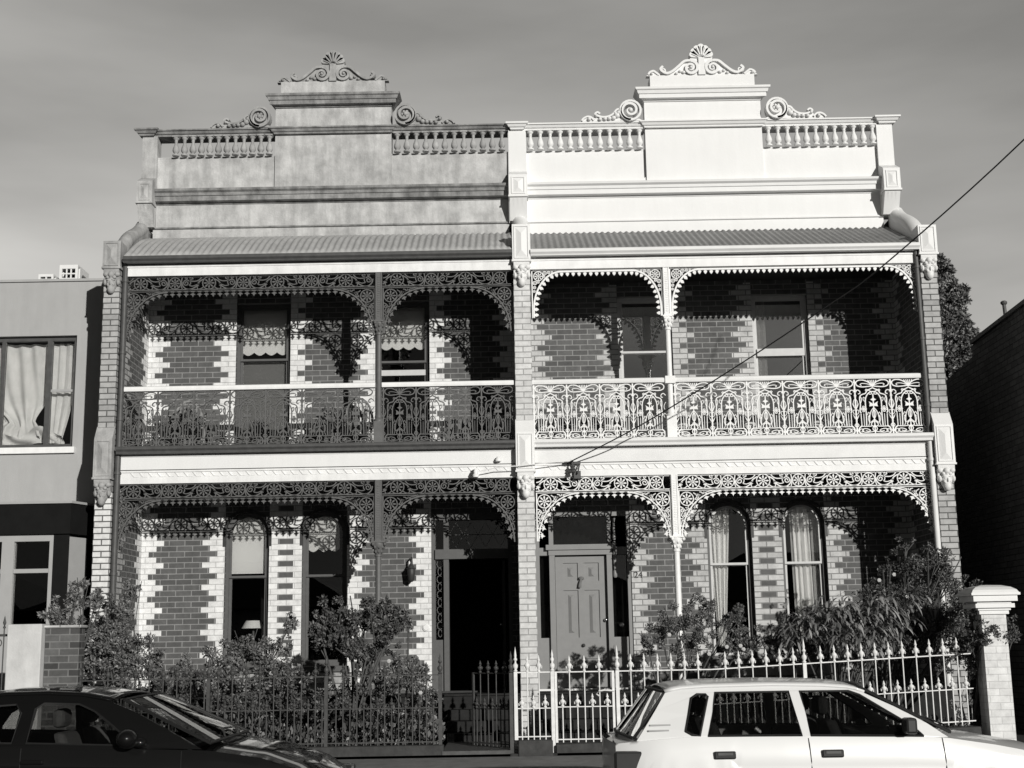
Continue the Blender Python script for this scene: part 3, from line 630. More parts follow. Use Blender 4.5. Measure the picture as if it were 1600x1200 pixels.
def house(label, s, x0, x1, xL, xR, m, zl, wall_holes, posts, left):
    """x0..x1 clear width between party walls; xL/xR parapet extent"""
    root = thing('terrace_house', label, 'house', ((x0 + x1)/2, 1.5, .3))
    holes = [hole(*h) for h in wall_holes]
    G().plate([(x0, .3), (x1, .3), (x1, 7.95), (x0, 7.95)], holes, YW, YW + .24).build('front_wall', m['wall'], root)
    # enclosure behind
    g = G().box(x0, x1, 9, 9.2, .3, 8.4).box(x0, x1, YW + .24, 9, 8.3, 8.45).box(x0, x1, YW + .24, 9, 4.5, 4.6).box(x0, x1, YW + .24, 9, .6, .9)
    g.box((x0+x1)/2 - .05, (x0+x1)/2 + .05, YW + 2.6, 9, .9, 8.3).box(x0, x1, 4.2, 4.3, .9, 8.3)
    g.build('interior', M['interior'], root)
    # verandah floor, step
    G().box(x0, x1, .0, YW, .3, .93).box(x0, x1, -.03, .14, .93, .955).build('verandah_floor', M['step'], root)
    G().box(x0, x1, .06, YW, 4.50, 4.56).build('balcony_floor', M['stone'], root)
    c = G().box(x0, x1, .10, YW, 4.07, 4.11)
    for k in range(int((x1 - x0)/.14)): c.box(x0 + k*.14, x0 + k*.14 + .008, .12, YW - .01, 4.062, 4.07)
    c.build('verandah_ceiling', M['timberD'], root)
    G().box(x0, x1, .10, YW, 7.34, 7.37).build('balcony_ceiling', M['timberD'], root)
    # roof
    n = int((x1 - x0)/.098*6); rows = []
    for j in range(9):
        f = j / 8; y = -.07 + f*(YW - .04 + .07); zz = 7.455 + .735*(f + .13*math.sin(pi*f)) if left else 7.445 + .735*f
        rows.append([(x0 + .005 + (x1 - x0 - .01)*i/n, y, zz + .014*math.sin(2*pi*i/6)) for i in range(n + 1)])
    r = G().grid(rows).build('verandah_roof', m['roof'], root, normals=False)
    md = r.modifiers.new('thick', 'SOLIDIFY'); md.thickness = .012
    # eaves gutter
    G().mould([(-.10, 7.45), (-.11, 7.44), (-.11, 7.40), (-.085, 7.37), (-.08, 7.35), (.03, 7.35), (.03, 7.37), (-.07, 7.38), (-.095, 7.41), (-.095, 7.45)], x0 + .01, x1 - .01).build('eaves_gutter', m['gut'], root)
    G().box(x0, x1, .035, .09, 7.17, 7.34).box(x0, x1, .025, .036, 7.30, 7.34).build('eaves_beam', m['beam'], root)
    # balcony edge
    G().mould([(-.09, 4.565), (-.10, 4.55), (-.10, 4.52), (-.075, 4.49), (-.07, 4.455), (.05, 4.455), (.05, 4.565)], x0 + .01, x1 - .01).build('balcony_gutter', m['gut'] if left else m['beam2'], root)
    G().box(x0, x1, .04, .09, 4.235, 4.45).box(x0, x1, .03, .045, 4.42, 4.45).build('fascia_board', m['beam2'], root)
    g = G().box(x0, x1, .05, .09, 4.03, 4.215).box(x0, x1, .035, .055, 4.195, 4.222)
    k = x0 + .2
    while k < x1 - .1:
        g.hexa([(k+.05,.040,4.13),(k+.066,.040,4.13),(k+.066,.055,4.13),(k+.05,.055,4.13),(k,.040,4.19),(k+.016,.040,4.19),(k+.016,.055,4.19),(k,.055,4.19)]); g.box(k + .06, k + .13, .044, .055, 4.128, 4.136); k += .13
    g.build('zigzag_board', m['beam'], root)
    # lace
    zt = 4.028; px, = posts
    for (a, b) in ((x0 + .02, px - .055), (px + .055, x1 - .02)):
        frieze(a, b, zt, .205, .55, .55).build('lace_frieze', m['lace'], root)
        bracket(a, zt - .235, 1).build('lace_bracket', m['lace'], root); bracket(b, zt - .235, -1).build('lace_bracket', m['lace'], root)
        if left:
            frieze(a, b, 7.168, .205, .55, .55).build('lace_frieze', m['lace'], root)
            bracket(a, 7.168 - .235, 1).build('lace_bracket', m['lace'], root); bracket(b, 7.168 - .235, -1).build('lace_bracket', m['lace'], root)
        else: toothed_arch(a, b, 7.17).build('toothed_arch', m['lace'], root)
    column(root, px, .955, 3.135, 4.03, m['lace'], m['cap'], .045, 0, .13)
    column(root, px, 4.566, 6.43, 7.17, m['lace'], m['cap'], .042, .33, .09)
    # balustrade
    pm = balustrade_mesh('balustrade_panel', m['lace'])
    for (a, b) in ((x0 + .02, px - .07), (px + .07, x1 - .02)):
        w = b - a; k = w/.505; nn = int(k)
        if nn < 3.5 or True:
            nn = round(k); st = w/nn
            for i in range(nn): inst('balustrade_panel', pm, root, (a + i*st, .1, 4.585), 0, (st/.505, 1, 1))
        hr = G(); hr.mould([(.055, 5.41), (.05, 5.44), (.055, 5.475), (.1, 5.49), (.145, 5.475), (.15, 5.44), (.145, 5.41)], a - .02, b + .02)
        hr.build('handrail', M['offwhite'] if left else m['beam2'], root)
    if not left: G().box(px - .075, px + .075, .03, .17, 5.39, 5.50).build('handrail_block', m['lace'], root)
    return root

# holes: x0,x1,z0,z1,arch
LW = [(-4.405, -3.535, 4.75, 7.10, 0), (-2.18, -1.31, 4.75, 7.10, 0), (-4.51, -3.82, 1.36, 3.745, .33), (-3.31, -2.61, 1.36, 3.745, .33), (-1.30, -.05, .95, 3.66, 0)]
RW = [(1.71, 2.58, 4.75, 7.10, 0), (3.87, 4.77, 4.75, 7.10, 0), (2.99, 3.69, 1.36, 3.76, .32), (4.15, 4.84, 1.36, 3.76, .32), (.32, 1.80, .95, 3.66, 0)]
mL = dict(wall=M['wallL'], beam=M['beamL'], beam2=M['white'], roof=M['roofL'], gut=M['gutL'], lace=M['laceL'], cap=M['laceL'])
mR = dict(wall=M['wallR'], beam=M['offwhite'], beam2=M['cream'], roof=M['roofR'], gut=M['cream'], lace=M['laceR'], cap=M['laceR'])
HL = house('left terrace house with weathered grey parapet, dark iron lace and an open front door', 0, -5.81, .05, -6.05, 0, mL, 0, LW, (-1.98,), True)
HR = house('right terrace house with bright white painted parapet, white iron lace and closed grey door', 0, .30, 6.16, .30, 6.4, mR, 0, RW, (2.345,), False)
# party walls
def party(parent, x0, x1, m, side_m=None):
    return G().box(x0, x1, .24, 9.2, .3, 7.3).box(x0 + .03, x1 - .03, 1.46, 9.2, 7.3, 8.33).build('party_wall', m, parent)
party(HL, -6.085, -5.81, M['wallL']); pier(HL, -6.10, -5.86, M['pierL'], M['renderm'], M['pierW'])
party(HR, .05, .30, M['wallR']); pier(HR, .05, .30, M['pierM'], M['white'], None, .15)
party(HR, 6.16, 6.41, M['wallR']); pier(HR, 6.16, 6.41, M['pierR'], M['white'], None, .03)
wing_coping(HL, -6.08, -5.84, M['renderm']); wing_coping(HR, .045, .305, M['white']); wing_coping(HR, 6.15, 6.42, M['white'])
pl = parapet(HL, -5.79, 0.0, -3.82, -1.91, M['render'], M['renderd'], M['renderm'], 12, (1, 0))
pr_ = parapet(HR, .27, 6.08, 2.26, 4.18, M['white'], M['white'], M['white'], 12, (0, 0))
def ppier(parent, x0, x1, m, mo, ends=(.08, .08)):
    o = G().box(x0, x1, 1.37, 1.62, 8.36, 9.925).build('parapet_pier', m, parent)
    cp = [(1.35, 9.915), (1.32, 9.92), (1.315, 9.945), (1.29, 9.955), (1.27, 9.99), (1.245, 9.997), (1.245, 10.027), (1.70, 10.030), (1.70, 9.915)]
    G().mould(cp, x0 - ends[0], x1 + ends[1], (1, 1)).build('pier_cap', mo, o); console(o, x0 + .005, x1 - .005, m, mo)
    return o
ppier(pl, -5.99, -5.745, M['render'], M['renderd'], (.12, .03)); ppier(pr_, .01, .30, M['white'], M['white'], (.04, .04)); ppier(pr_, 6.05, 6.31, M['white'], M['white'], (.04, .12))
ornament_side(pl, -3.86, -1, 10.022, M['renderm']); ornament_side(pl, -1.87, 1, 10.022, M['renderm'])
ornament_side(pr_, 2.22, -1, 10.022, M['white'], True); ornament_side(pr_, 4.22, 1, 10.022, M['white'])
G().box(2.243, 2.25, 1.395, 1.44, 9.10, 9.9).build('panel_joint', M['gutL'], pr_)
# quoins
for (x, d, z0, z1) in ((-5.81, 1, 4.57, 7.3), (-4.405, -1, 4.57, 7.3), (-3.535, 1, 4.57, 7.3), (-2.18, -1, 4.57, 7.3), (-1.31, 1, 4.57, 7.3), (.05, -1, 4.57, 7.3)): quoin(HL, x, d, z0, z1, M['quoinL'], 0)
for (x, d, z0, z1) in ((-5.81, 1, .96, 4.0), (-4.51, -1, .96, 4.0), (-2.61, 1, .96, 4.0), (-1.30, -1, .96, 4.0)): quoin(HL, x, d, z0, z1, M['quoinL'], 1)
pillar_quoin(HL, -3.82, -3.31, .96, 4.0, M['quoinL'], 0)
side_quoin(HL, -5.81, 1, YW - .004, -1, .96, 4.0, M['quoinL'], 1); side_quoin(HL, -5.81, 1, YW - .004, -1, 4.57, 7.3, M['quoinL'], 0)
side_quoin(HL, -5.81, 1, .26, 1, .96, 4.0, M['pierL'], 1); side_quoin(HL, -5.81, 1, .26, 1, 4.57, 7.3, M['pierL'], 0)
side_quoin(HL, .05, -1, YW - .004, -1, 4.57, 7.3, M['quoinL'], 0)
for (x, d, z0, z1) in ((.30, 1, 4.57, 7.3), (1.71, -1, 4.57, 7.3), (2.58, 1, 4.57, 7.3), (3.87, -1, 4.57, 7.3), (4.77, 1, 4.57, 7.3), (6.16, -1, 4.57, 7.3)): quoin(HR, x, d, z0, z1, M['quoinR'], 0)
for (x, d, z0, z1) in ((1.80, 1, .96, 4.0), (2.99, -1, .96, 4.0), (4.84, 1, .96, 4.0), (6.16, -1, .96, 4.0)): quoin(HR, x, d, z0, z1, M['quoinR'], 1)
pillar_quoin(HR, 3.69, 4.15, .96, 4.0, M['quoinR'], 1)
side_quoin(HR, 6.16, -1, YW - .004, -1, .96, 4.0, M['quoinR'], 1); side_quoin(HR, 6.16, -1, YW - .004, -1, 4.57, 7.3, M['quoinR'], 0)
# left house windows
yb = YW + .2
w = window(HL, *LW[0][:4], 6.17, 0, M['timberL'], M['glass']); scallop(-4.34, -3.60, 6.33, 7.04, yb, 4).build('scalloped_blind', M['blindW'], w); G().box(-4.36, -3.58, yb + .03, yb + .035, 4.8, 6.2).build('sash_sky_reflection', M['skyreflG'], w)  # lower panel: grey colour stands in for sky reflected in the glass
w = window(HL, *LW[1][:4], 6.10, 0, M['timberL'], M['glass']); scallop(-2.11, -1.38, 6.38, 7.04, yb, 4).build('scalloped_blind', M['blindW'], w); G().box(-2.12, -1.37, yb - .06, yb - .02, 5.90, 5.99).build('raised_sash_rail', M['timberW'], w)
w = window(HL, -4.51, -3.82, 1.36, 3.745, 2.72, .33, M['timberL'], M['glass'])
scallop(-4.445, -3.895, 2.79, 3.68, yb, 1, .28, True).build('holland_blind', M['blindW'], w)
w = window(HL, -3.31, -2.61, 1.36, 3.745, 2.72, .33, M['timberL'], M['glass'])
scallop(-3.25, -2.75, 3.16, 3.68, yb, 3, .25).build('scalloped_blind', M['blindW'], w)
# lampshade seen inside the left window
lmp = thing('table_lamp', 'small table lamp with a white shade standing inside the left arched window', 'lamp', (-4.13, 1.95, 1.5))
G().lathe([(.06, 0), (.06, .02), (.012, .04), (.02, .12), (.012, .25)], -4.13, 1.95, 1.72, 12).build('lamp_base', M['pot'], lmp)
G().lathe([(.19, 0), (.12, .12)], -4.13, 1.95, 1.95, 16).build('lamp_shade', M['blindW'], lmp)
G().box(-4.6, -3.6, 1.8, 2.2, 1.66, 1.72).box(-4.55, -4.5, 1.85, 2.15, .9, 1.66).box(-3.7, -3.65, 1.85, 2.15, .9, 1.66).build('side_table', M['timberD'])
tag(bpy.data.objects['side_table'], 'dark table just inside the left arched window, carrying the lamp', 'table')
# right house windows
w = window(HR, *RW[0][:4], 6.19, 0, M['timberW'], M['glassR'])
w = window(HR, *RW[1][:4], 6.13, 0, M['timberW'], M['glassR'])
folds(3.93, 4.12, 4.8, 7.05, yb + .0, 2, .02, 0, 8).build('curtain', M['curtain'], w, False); G().box(3.94, 4.7, YW + .07, YW + .1, 6.1, 6.22).build('meeting_rail', M['timberW'], w)
w = window(HR, 2.99, 3.69, 1.36, 3.76, 2.79, .32, M['timberL'], M['glass'], msash=M['timberW'])
folds(3.04, 3.36, 1.55, 3.7, yb + .06, 4, .025, 0, 2, lambda f: (3.04 + .10*f, 3.40 - .14*f)).build('curtain', M['curtain'], w, False)
w = window(HR, 4.15, 4.84, 1.36, 3.76, 2.79, .32, M['timberL'], M['glass'], msash=M['timberW'])
folds(4.36, 4.66, 1.55, 3.7, yb + .06, 4, .025, 0, 3, lambda f: (4.34 + .02*f, 4.66 + .03*f)).build('curtain', M['curtain'], w, False)
G().box(4.66, 4.78, yb + .04, yb + .05, 1.6, 3.7).build('net_curtain', M['blindR'], w)
# arch mouldings over the windows (hood)
for (hh, a, b, top, mm) in ((HL, -4.51, -3.82, 3.745, M['timberD']), (HL, -3.31, -2.61, 3.745, M['timberD']), (HR, 2.99, 3.69, 3.76, M['timberD']), (HR, 4.15, 4.84, 3.76, M['timberD'])):
    c = (a + b)/2; r = (b - a)/2 + .012
    G().ribbon([(a - .012, 3.2)] + [(c - r*math.cos(t*pi/16), top - .33 + (.345)*math.sin(t*pi/16)) for t in range(17)] + [(b + .012, 3.2)], .045, YW - .012, YW + .03).build('hood_moulding', mm, hh)
for hh, x0, x1 in ((HL, -4.6, -2.5), (HR, 2.9, 4.95)):
    G().box(x0, x1, YW - .10, YW - .001, 1.10, 1.26).box(x0 + .05, x1 - .05, YW - .06, YW - .001, 1.0, 1.10).build('stone_ledge', M['renderm'], hh, bevel=.01)
# left doorway, door open
d = G().box(-1.30, -1.24, YW + .02, YW + .2, .95, 3.66).box(-1.11, -1.03, YW + .0, YW + .2, .95, 2.95).box(-.11, -.05, YW + .02, YW + .2, .95, 3.66).box(-1.24, -.11, YW + .02, YW + .2, 3.56, 3.66).box(-1.24, -.11, YW - .02, YW + .2, 2.95, 3.10).box(-1.24, -1.11, YW + .04, YW + .2, .95, 1.72).box(-1.11, -1.03, YW + .02, YW + .2, 3.10, 3.56).build('door_frame', M['timberL'], HL)
G().box(-1.24, -1.11, YW + .10, YW + .105, 1.72, 2.95).box(-1.24, -1.11, YW + .10, YW + .105, 3.10, 3.56).box(-1.03, -.11, YW + .10, YW + .105, 3.10, 3.56).build('leadlight', M['glass'], d)
g = G()
for i in range(10): g.circ(-1.175, 1.82 + i*.118, .045 if i % 2 else .03, .010, YW + .085, YW + .099, 8, .058)
g.build('lead_tracery', M['timberL'], d); g = G()
for i in range(4): g.ribbon([(-1.03 + i*.23, 3.33), (-.915 + i*.23, 3.52), (-.80 + i*.23, 3.33), (-.915 + i*.23, 3.14)], .006, YW + .085, YW + .099, True)
g.ribbon([(-1.03, 3.33), (-.11, 3.33)], .008, YW + .085, YW + .099).build('lead_tracery', M['timberL'], d)

g = G().box(-.20, -.16, YW + .15, YW + .95, .97, 2.93)
for (z0, z1) in ((1.1, 1.7), (1.85, 2.8)):
    g.box(-.212, -.2, YW + .27, YW + .52, z0, z1); g.box(-.212, -.2, YW + .6, YW + .83, z0, z1)
d2 = g.build('open_door', M['timberD'], HL); G().ball((-.24, YW + .88, 1.95), .03).build('door_knob', M['chrome'], d2)
G().box(-1.3, -.05, YW - .12, YW + .24, .90, .952).build('doorstep', M['stone'], HL)
# right door
fr = G().box(.32, .38, YW + .02, YW + .2, .95, 3.66).box(.53, .615, YW - .02, YW + .2, .95, 3.10).box(1.42, 1.50, YW - .02, YW + .2, .95, 3.10).box(1.74, 1.80, YW + .02, YW + .2, .95, 3.66).box(.38, 1.74, YW + .02, YW + .2, 3.58, 3.66)
fr.box(.48, 1.55, YW - .06, YW + .2, 3.06, 3.14).box(.52, 1.51, YW - .03, YW + .2, 2.98, 3.06).box(.38, .53, YW + .04, YW + .2, .95, 1.72).box(1.50, 1.74, YW + .05, YW + .2, .95, 1.72).box(.53, .60, YW + .01, YW + .2, 3.14, 3.58).box(1.44, 1.50, YW + .01, YW + .2, 3.14, 3.58)
fr.box(.38, .53, YW + .02, YW + .2, 2.98, 3.10).box(1.5, 1.74, YW + .04, YW + .2, 2.98, 3.10)
fr = fr.build('door_frame', M['doorR'], HR)
G().box(.60, 1.44, YW + .10, YW + .105, 3.14, 3.58).build('fanlight', M['glass'], fr); G().box(.38, .53, YW + .12, YW + .125, 1.72, 2.98).build('sidelight', M['glass'], fr); G().box(1.50, 1.74, YW + .12, YW + .125, 1.72, 2.98).build('sidelight', M['glass'], fr)
G().box(.38, .53, YW + .16, YW + .19, 1.72, 2.98).box(1.50, 1.74, YW + .16, YW + .19, 1.72, 2.98).box(.6, 1.44, YW + .17, YW + .2, 3.14, 3.58).build('dark_backing', M['black'], fr)
G().lathe([(.02, 0), (.035, .02), (.03, .1), (.018, .12), (.026, .3), (.018, .5), (.036, .52), (.026, .56)], 1.545, YW - .01, 2.62, 10).lathe([(.02, 0), (.03, .06), (.018, .1), (.02, .3), (.03, .34)], 1.545, YW - .01, 3.2, 10).build('turned_post', M['doorR'], fr)
g = G(); dz0, dz1 = .97, 2.97; X0, X1 = .622, 1.418; y0 = YW + .06
panels = [(X0 + .12, X0 + .35, 2.58, 2.86), (X1 - .35, X1 - .12, 2.58, 2.86), (X0 + .12, X0 + .35, 1.72, 2.44), (X1 - .35, X1 - .12, 1.72, 2.44), (X0 + .12, X0 + .35, 1.1, 1.40), (X1 - .35, X1 - .12, 1.1, 1.40)]
g.plate([(X0, dz0), (X1, dz0), (X1, dz1), (X0, dz1)], [[(a, c), (b, c), (b, e), (a, e)] for a, b, c, e in panels], y0, y0 + .03)
g.box(X0, X1, y0 + .022, y0 + .045, dz0, dz1)
for a, b, c, e in panels:
    mx_ = (a + b)/2; cc, ee = min(c + .11, (c+e)/2), max(e - .11, (c+e)/2)
    g.add([(a+.07,y0+.021,c+.07),(b-.07,y0+.021,c+.07),(b-.07,y0+.021,e-.07),(a+.07,y0+.021,e-.07),(mx_,y0-.004,cc),(mx_,y0-.004,ee)], [(0,1,4),(1,2,5,4),(2,3,5),(3,0,4,5)])
dr = g.build('front_door', M['doorR'], HR)
G().ball((1.02, y0 - .02, 2.62), (.045, .03, .03), 10, 6).tube([(1.02, y0 - .03, 2.62), (1.0, y0 - .05, 2.55), (.99, y0 - .04, 2.48)], [.016, .02, .028], 8).build('door_knocker', M['pot'], dr)
G().ball((1.385, y0 - .035, 1.98), .03).build('door_knob', M['chrome'], dr); G().ball((1.03, y0 - .02, 1.60), .028).build('centre_knob', M['timberD'], dr)
G().box(.32, 1.80, YW - .10, YW + .24, .90, .958).build('doorstep', M['white'], HR)
G().lathe([(.035, 0), (.035, .015), (.02, .02), (.015, .035)], 0, 0, 0, 14).build('door_bell', M['chrome'], HR).matrix_basis = Matrix.Translation(Vector((1.63, YW + .1, 1.9)) - HR.location) @ Matrix.Rotation(R(90), 4, 'X')
G().lathe([(.06, 0), (.06, .015), (.045, .02), (.04, .03)], 0, 0, 0, 18).build('door_bell', M['white'], HL).matrix_basis = Matrix.Translation(Vector((-1.385, YW - .005, 1.91)) - HL.location) @ Matrix.Rotation(R(90), 4, 'X')
# house number
fc = bpy.data.curves.new('num', 'FONT'); fc.body = '24'; fc.size = .135; fc.extrude = .006; fc.align_x = 'CENTER'; fc.align_y = 'CENTER'
fo = bpy.data.objects.new('num', fc); COL.objects.link(fo); bpy.context.view_layer.update()
me = bpy.data.meshes.new_from_object(fo); bpy.data.objects.remove(fo); me.materials.append(M['numeral'])
for v in me.vertices: v.co = Vector((v.co.x + 1.905, YW - .012 - v.co.z, v.co.y + 2.655))
no = bpy.data.objects.new('house_number', me); COL.objects.link(no); put(no, HR)
# downpipes
def pipe(parent, x, y, z0, z1, m, r=.038):
    g = G().tube([(x, y, z0), (x, y, z1)], r, 10)
    for z in [z0 + .4, (z0 + z1)/2, z1 - .3]: g.lathe([(r*1.25, 0), (r*1.25, .04)], x, y, z, 10)
    return g.build('downpipe', m, parent)
pipe(HL, -5.795, .035, .95, 4.47, M['gutL'], .045); pipe(HL, -5.795, .055, 4.57, 7.38, M['gutL'], .045)
pipe(HR, 6.105, -.0, .95, 4.46, M['cream'], .042); pipe(HR, 6.115, .02, 4.57, 7.38, M['timberL'], .036)
# wall lantern
g = G().lathe([(.02, 0), (.055, .03), (.075, .2), (.03, .26), (.012, .3), (.02, .32), (.005, .35)], -1.60, 1.33, 2.60, 6, False).tube([(-1.60, 1.5, 2.88), (-1.60, 1.42, 2.98), (-1.60, 1.33, 2.95)], .014, 6).lathe([(.09, 0), (.07, .015)], -1.6, 1.33, 2.80, 6, False)
g.build('wall_lantern', M['timberD'], HL)
# service brackets on the fascia
g = G().box(-.58, -.52, -.06, .05, 4.02, 4.16).tube([(-.55, -.05, 4.08), (-.55, -.12, 4.14)], .018, 6).lathe([(.045, 0), (.05, .03), (.03, .05), (.035, .08), (.015, .12)], -.55, -.12, 4.02, 10).lathe([(.045, 0), (.05, .02), (.035, .05), (.02, .07)], -.22, -.01, 4.26, 10)
g.build('insulator', M['offwhite'], HL)
G().box(.88, .98, -.02, .05, 3.99, 4.10).lathe([(.02, 0), (.045, .015), (.03, .035), (.048, .055), (.03, .075), (.044, .095), (.02, .12)], .86, -.09, 4.06, 10).box(.74, .98, -.03, .03, 4.20, 4.235).tube([(.86, -.09, 4.16), (.86, -.09, 4.24), (.84, -.02, 4.25)], .014, 6).tube([(.97, .0, 4.22), (.93, -.06, 4.05)], .012, 5).build('cable_bracket', M['gutL'], HR)
tag(G().tube([(-.52, -.12, 4.1), (-.2, -.14, 4.16), (.1, -.16, 4.17), (.5, -.14, 4.21), (.86, -.1, 4.24)], .008, 5).build('service_cable', M['offwhite']), 'thin pale cable running across the middle pier between the two fascias', 'cable')

# ------------------------------------------------------------------ neighbour on the left
nb = thing('rendered_building', 'plain grey rendered building with a curtained upstairs window, left of the terraces', 'building', (-8, 1.4, .3))
YN = 1.4
G().plate([(-14, .3), (-6.1, .3), (-6.1, 7.49), (-14, 7.49)], [hole(-8.9, -6.93, 4.80, 6.60, 0), hole(-10.8, -6.75, .9, 3.4, 0)], YN, YN + .25).build('front_wall', M['nwall'], nb)
G().box(-14, -6.1, YN - .03, YN + .3, 7.49, 7.53).build('parapet_cap', M['nwall'], nb)
G().box(-14, -13.8, YN + .25, 12, .3, 7.2).box(-14, -6.12, YN + .25, 12, 7.1, 7.2).box(-14, -6.12, 11.8, 12, .3, 7.1).box(-14, -6.12, YN + .25, 12, 4.2, 4.3).box(-6.14, -6.1, YN + .25, 12, .3, 7.1).build('interior', M['interior'], nb)
G().box(-6.22, -6.12, YN - .06, YN, 6.95, 7.15).build('vent_box', M['nwall'], nb)
w = G().plate(hole(-8.9, -6.93, 4.80, 6.60, 0), [[(-8.84, 4.86), (-8.15, 4.86), (-8.15, 6.53), (-8.84, 6.53)], [(-8.09, 4.86), (-7.42, 4.86), (-7.42, 6.53), (-8.09, 6.53)], [(-7.34, 4.86), (-6.99, 4.86), (-6.99, 6.53), (-7.34, 6.53)]], YN + .08, YN + .15).build('window', M['gutL'], nb)
G().box(-8.84, -6.99, YN + .10, YN + .104, 4.86, 6.53).build('pane', M['glass'], w)
G().box(-7.34, -6.99, YN + .09, YN + .12, 5.70, 5.74).build('sash_rail', M['nframe'], w)
G().box(-8.95, -6.88, YN - .06, YN + .08, 4.70, 4.795).build('window_sill', M['offwhite'], nb)
def drape(x0, x1, z0, z1, y, knot, amp=.05):
    rows = []
    for j in range(25):
        f = j/24; z = z1 + (z0 - z1)*f; row = []
        for i in range(41):
            u = i/40; x = x0 + (x1 - x0)*u; pull = math.exp(-((f - .86)/.22)**2)*.85
            xx = x + (knot - x)*pull*.75 if f < .86 else x + (knot - x)*pull*.6
            sag = .28*math.sin(pi*u)*f*(1 - f)*1.6
            yy = y - amp*math.sin(u*17 + f*3)*(.25 + f) - .03*math.sin(u*41 - f*6) - .05*pull
            row.append((xx, yy, z - sag*.5 + .05*math.sin(u*9)*f))
        rows.append(row)
    return G().grid(rows)
drape(-8.85, -7.38, 4.98, 6.52, YN + .27, -7.75, .04).build('draped_sheet', M['sheet'], nb, False)
folds(-7.36, -6.98, 4.9, 6.52, YN + .25, 3, .018, 0, 6, lambda f: (-7.38, -6.985 - .30*max(0, f - .35)**1.5*1.3)).build('draped_sheet', M['sheet'], nb, False)
rows = [[(-8.9 + 1.75*u/30, YN + .3 - .05*math.sin(u*.9 + j) - .02*j, 4.86 + .035*j + .05*math.sin(u*.55 + 1)*(j/6) + (.05*math.sin(u*.33))) for u in range(31)] for j in range(7)]
G().grid(rows).build('gathered_sheet', M['sheet'], nb, False)
# shopfront bay
by = .3
f = G().plate([(-14, by - .06), (-6.52, by - .06), (-6.12, YN - .08), (-6.12, YN), (-14, YN)], (), 3.34, 3.78, 'z').build('fascia', M['nfascia'], nb)
G().plate([(-14, by - .09), (-6.50, by - .09), (-6.09, YN - .08), (-6.09, YN), (-14, YN)], (), 3.785, 3.82, 'z').build('flashing', M['nframe'], nb)
g = G().plate([(-14, .3), (-6.77, .3), (-6.77, 3.34), (-14, 3.34)], [hole(a, a + .52, .95, 3.24, 0) for a in (-7.35, -8.05, -8.75, -9.45)], by, by + .12).build('bay_frame', M['nframe'], nb)
G().box(-14, -6.78, by + .05, by + .055, .9, 3.3).build('pane', M['glass'], g)
q = G()
for a in (-7.35, -8.05, -8.75, -9.45): q.box(a + .001, a + .519, by + .02, by + .10, 2.78, 2.84); q.box(a - .0, a + .52, by + .004, by + .1, .96, 1.0)
q.build('glazing_bar', M['nframe'], g)
G().box(-6.77, -6.54, by - .01, by + .14, .3, 3.34).build('corner_post', M['nfascia'], nb)
G().plate([(-6.54, by), (-6.40, by + .38), (-6.46, by + .40), (-6.60, by + .14)], (), .3, 3.3, 'z').build('side_frame', M['nframe'], nb)
G().plate([(-6.40, by + .38), (-6.10, YN - .1), (-6.2, YN), (-6.46, by + .4)], (), .3, 3.34, 'z').build('side_return', M['nfascia'], nb)
G().box(-14, -6.6, by + .14, YN, .3, .9).build('bay_base', M['nwall'], nb)
def acunit(x, y, z, w, h, d, label, nx, nz_):
    t = thing('air_conditioner', label, 'air conditioner', (x, y, z), 'air conditioning units on the flat roof')
    g = G().plate([(x - w/2, z), (x + w/2, z), (x + w/2, z + h), (x - w/2, z + h)], [[(x - w*.36, z + h*.14), (x + w*.36, z + h*.14), (x + w*.36, z + h*.86), (x - w*.36, z + h*.86)]], y, y + .04).box(x - w/2, x + w/2, y + .12, y + d, z, z + h)
    g.box(x - w/2, x + w/2, y + .04, y + .12, z, z + .03).box(x - w/2, x + w/2, y + .04, y + .12, z + h - .03, z + h); g.build('casing', M['acw'], t)
    G().box(x - w*.36, x + w*.36, y + .115, y + .119, z + h*.14, z + h*.86).build('coil', M['black'], t)
    q = G()
    for i in range(1, nx): q.box(x - w*.36 + w*.72*i/nx - .012, x - w*.36 + w*.72*i/nx + .012, y + .01, y + .03, z + h*.14, z + h*.86)
    for i in range(1, nz_): q.box(x - w*.36, x + w*.36, y + .005, y + .012, z + h*.14 + h*.72*i/nz_ - .012, z + h*.14 + h*.72*i/nz_ + .012)
    q.build('grille', M['acw'], t)
    p = G().tube([(x + w/2 + .02, y + .2, z + h*.7), (x + w/2 + .12, y + .2, z + h*.5), (x + w/2 + .16, y + .2, z)], .02, 6); p.build('duct', M['gutL'], t)
acunit(-7.66, 3, 7.75, .32, .49, .6, 'larger white air conditioning unit with a square grille on the grey flat roof', 3, 4)
acunit(-8.05, 3, 7.75, .26, .33, .5, 'smaller white air conditioning unit left of the taller one on the grey flat roof', 2, 5)
tag(G().box(-8.4, -7.2, 2.9, 3.8, 7.15, 7.75).build('roof_plinth', M['nwall']), 'low grey plinth on the flat roof under the air conditioning units', 'plinth')
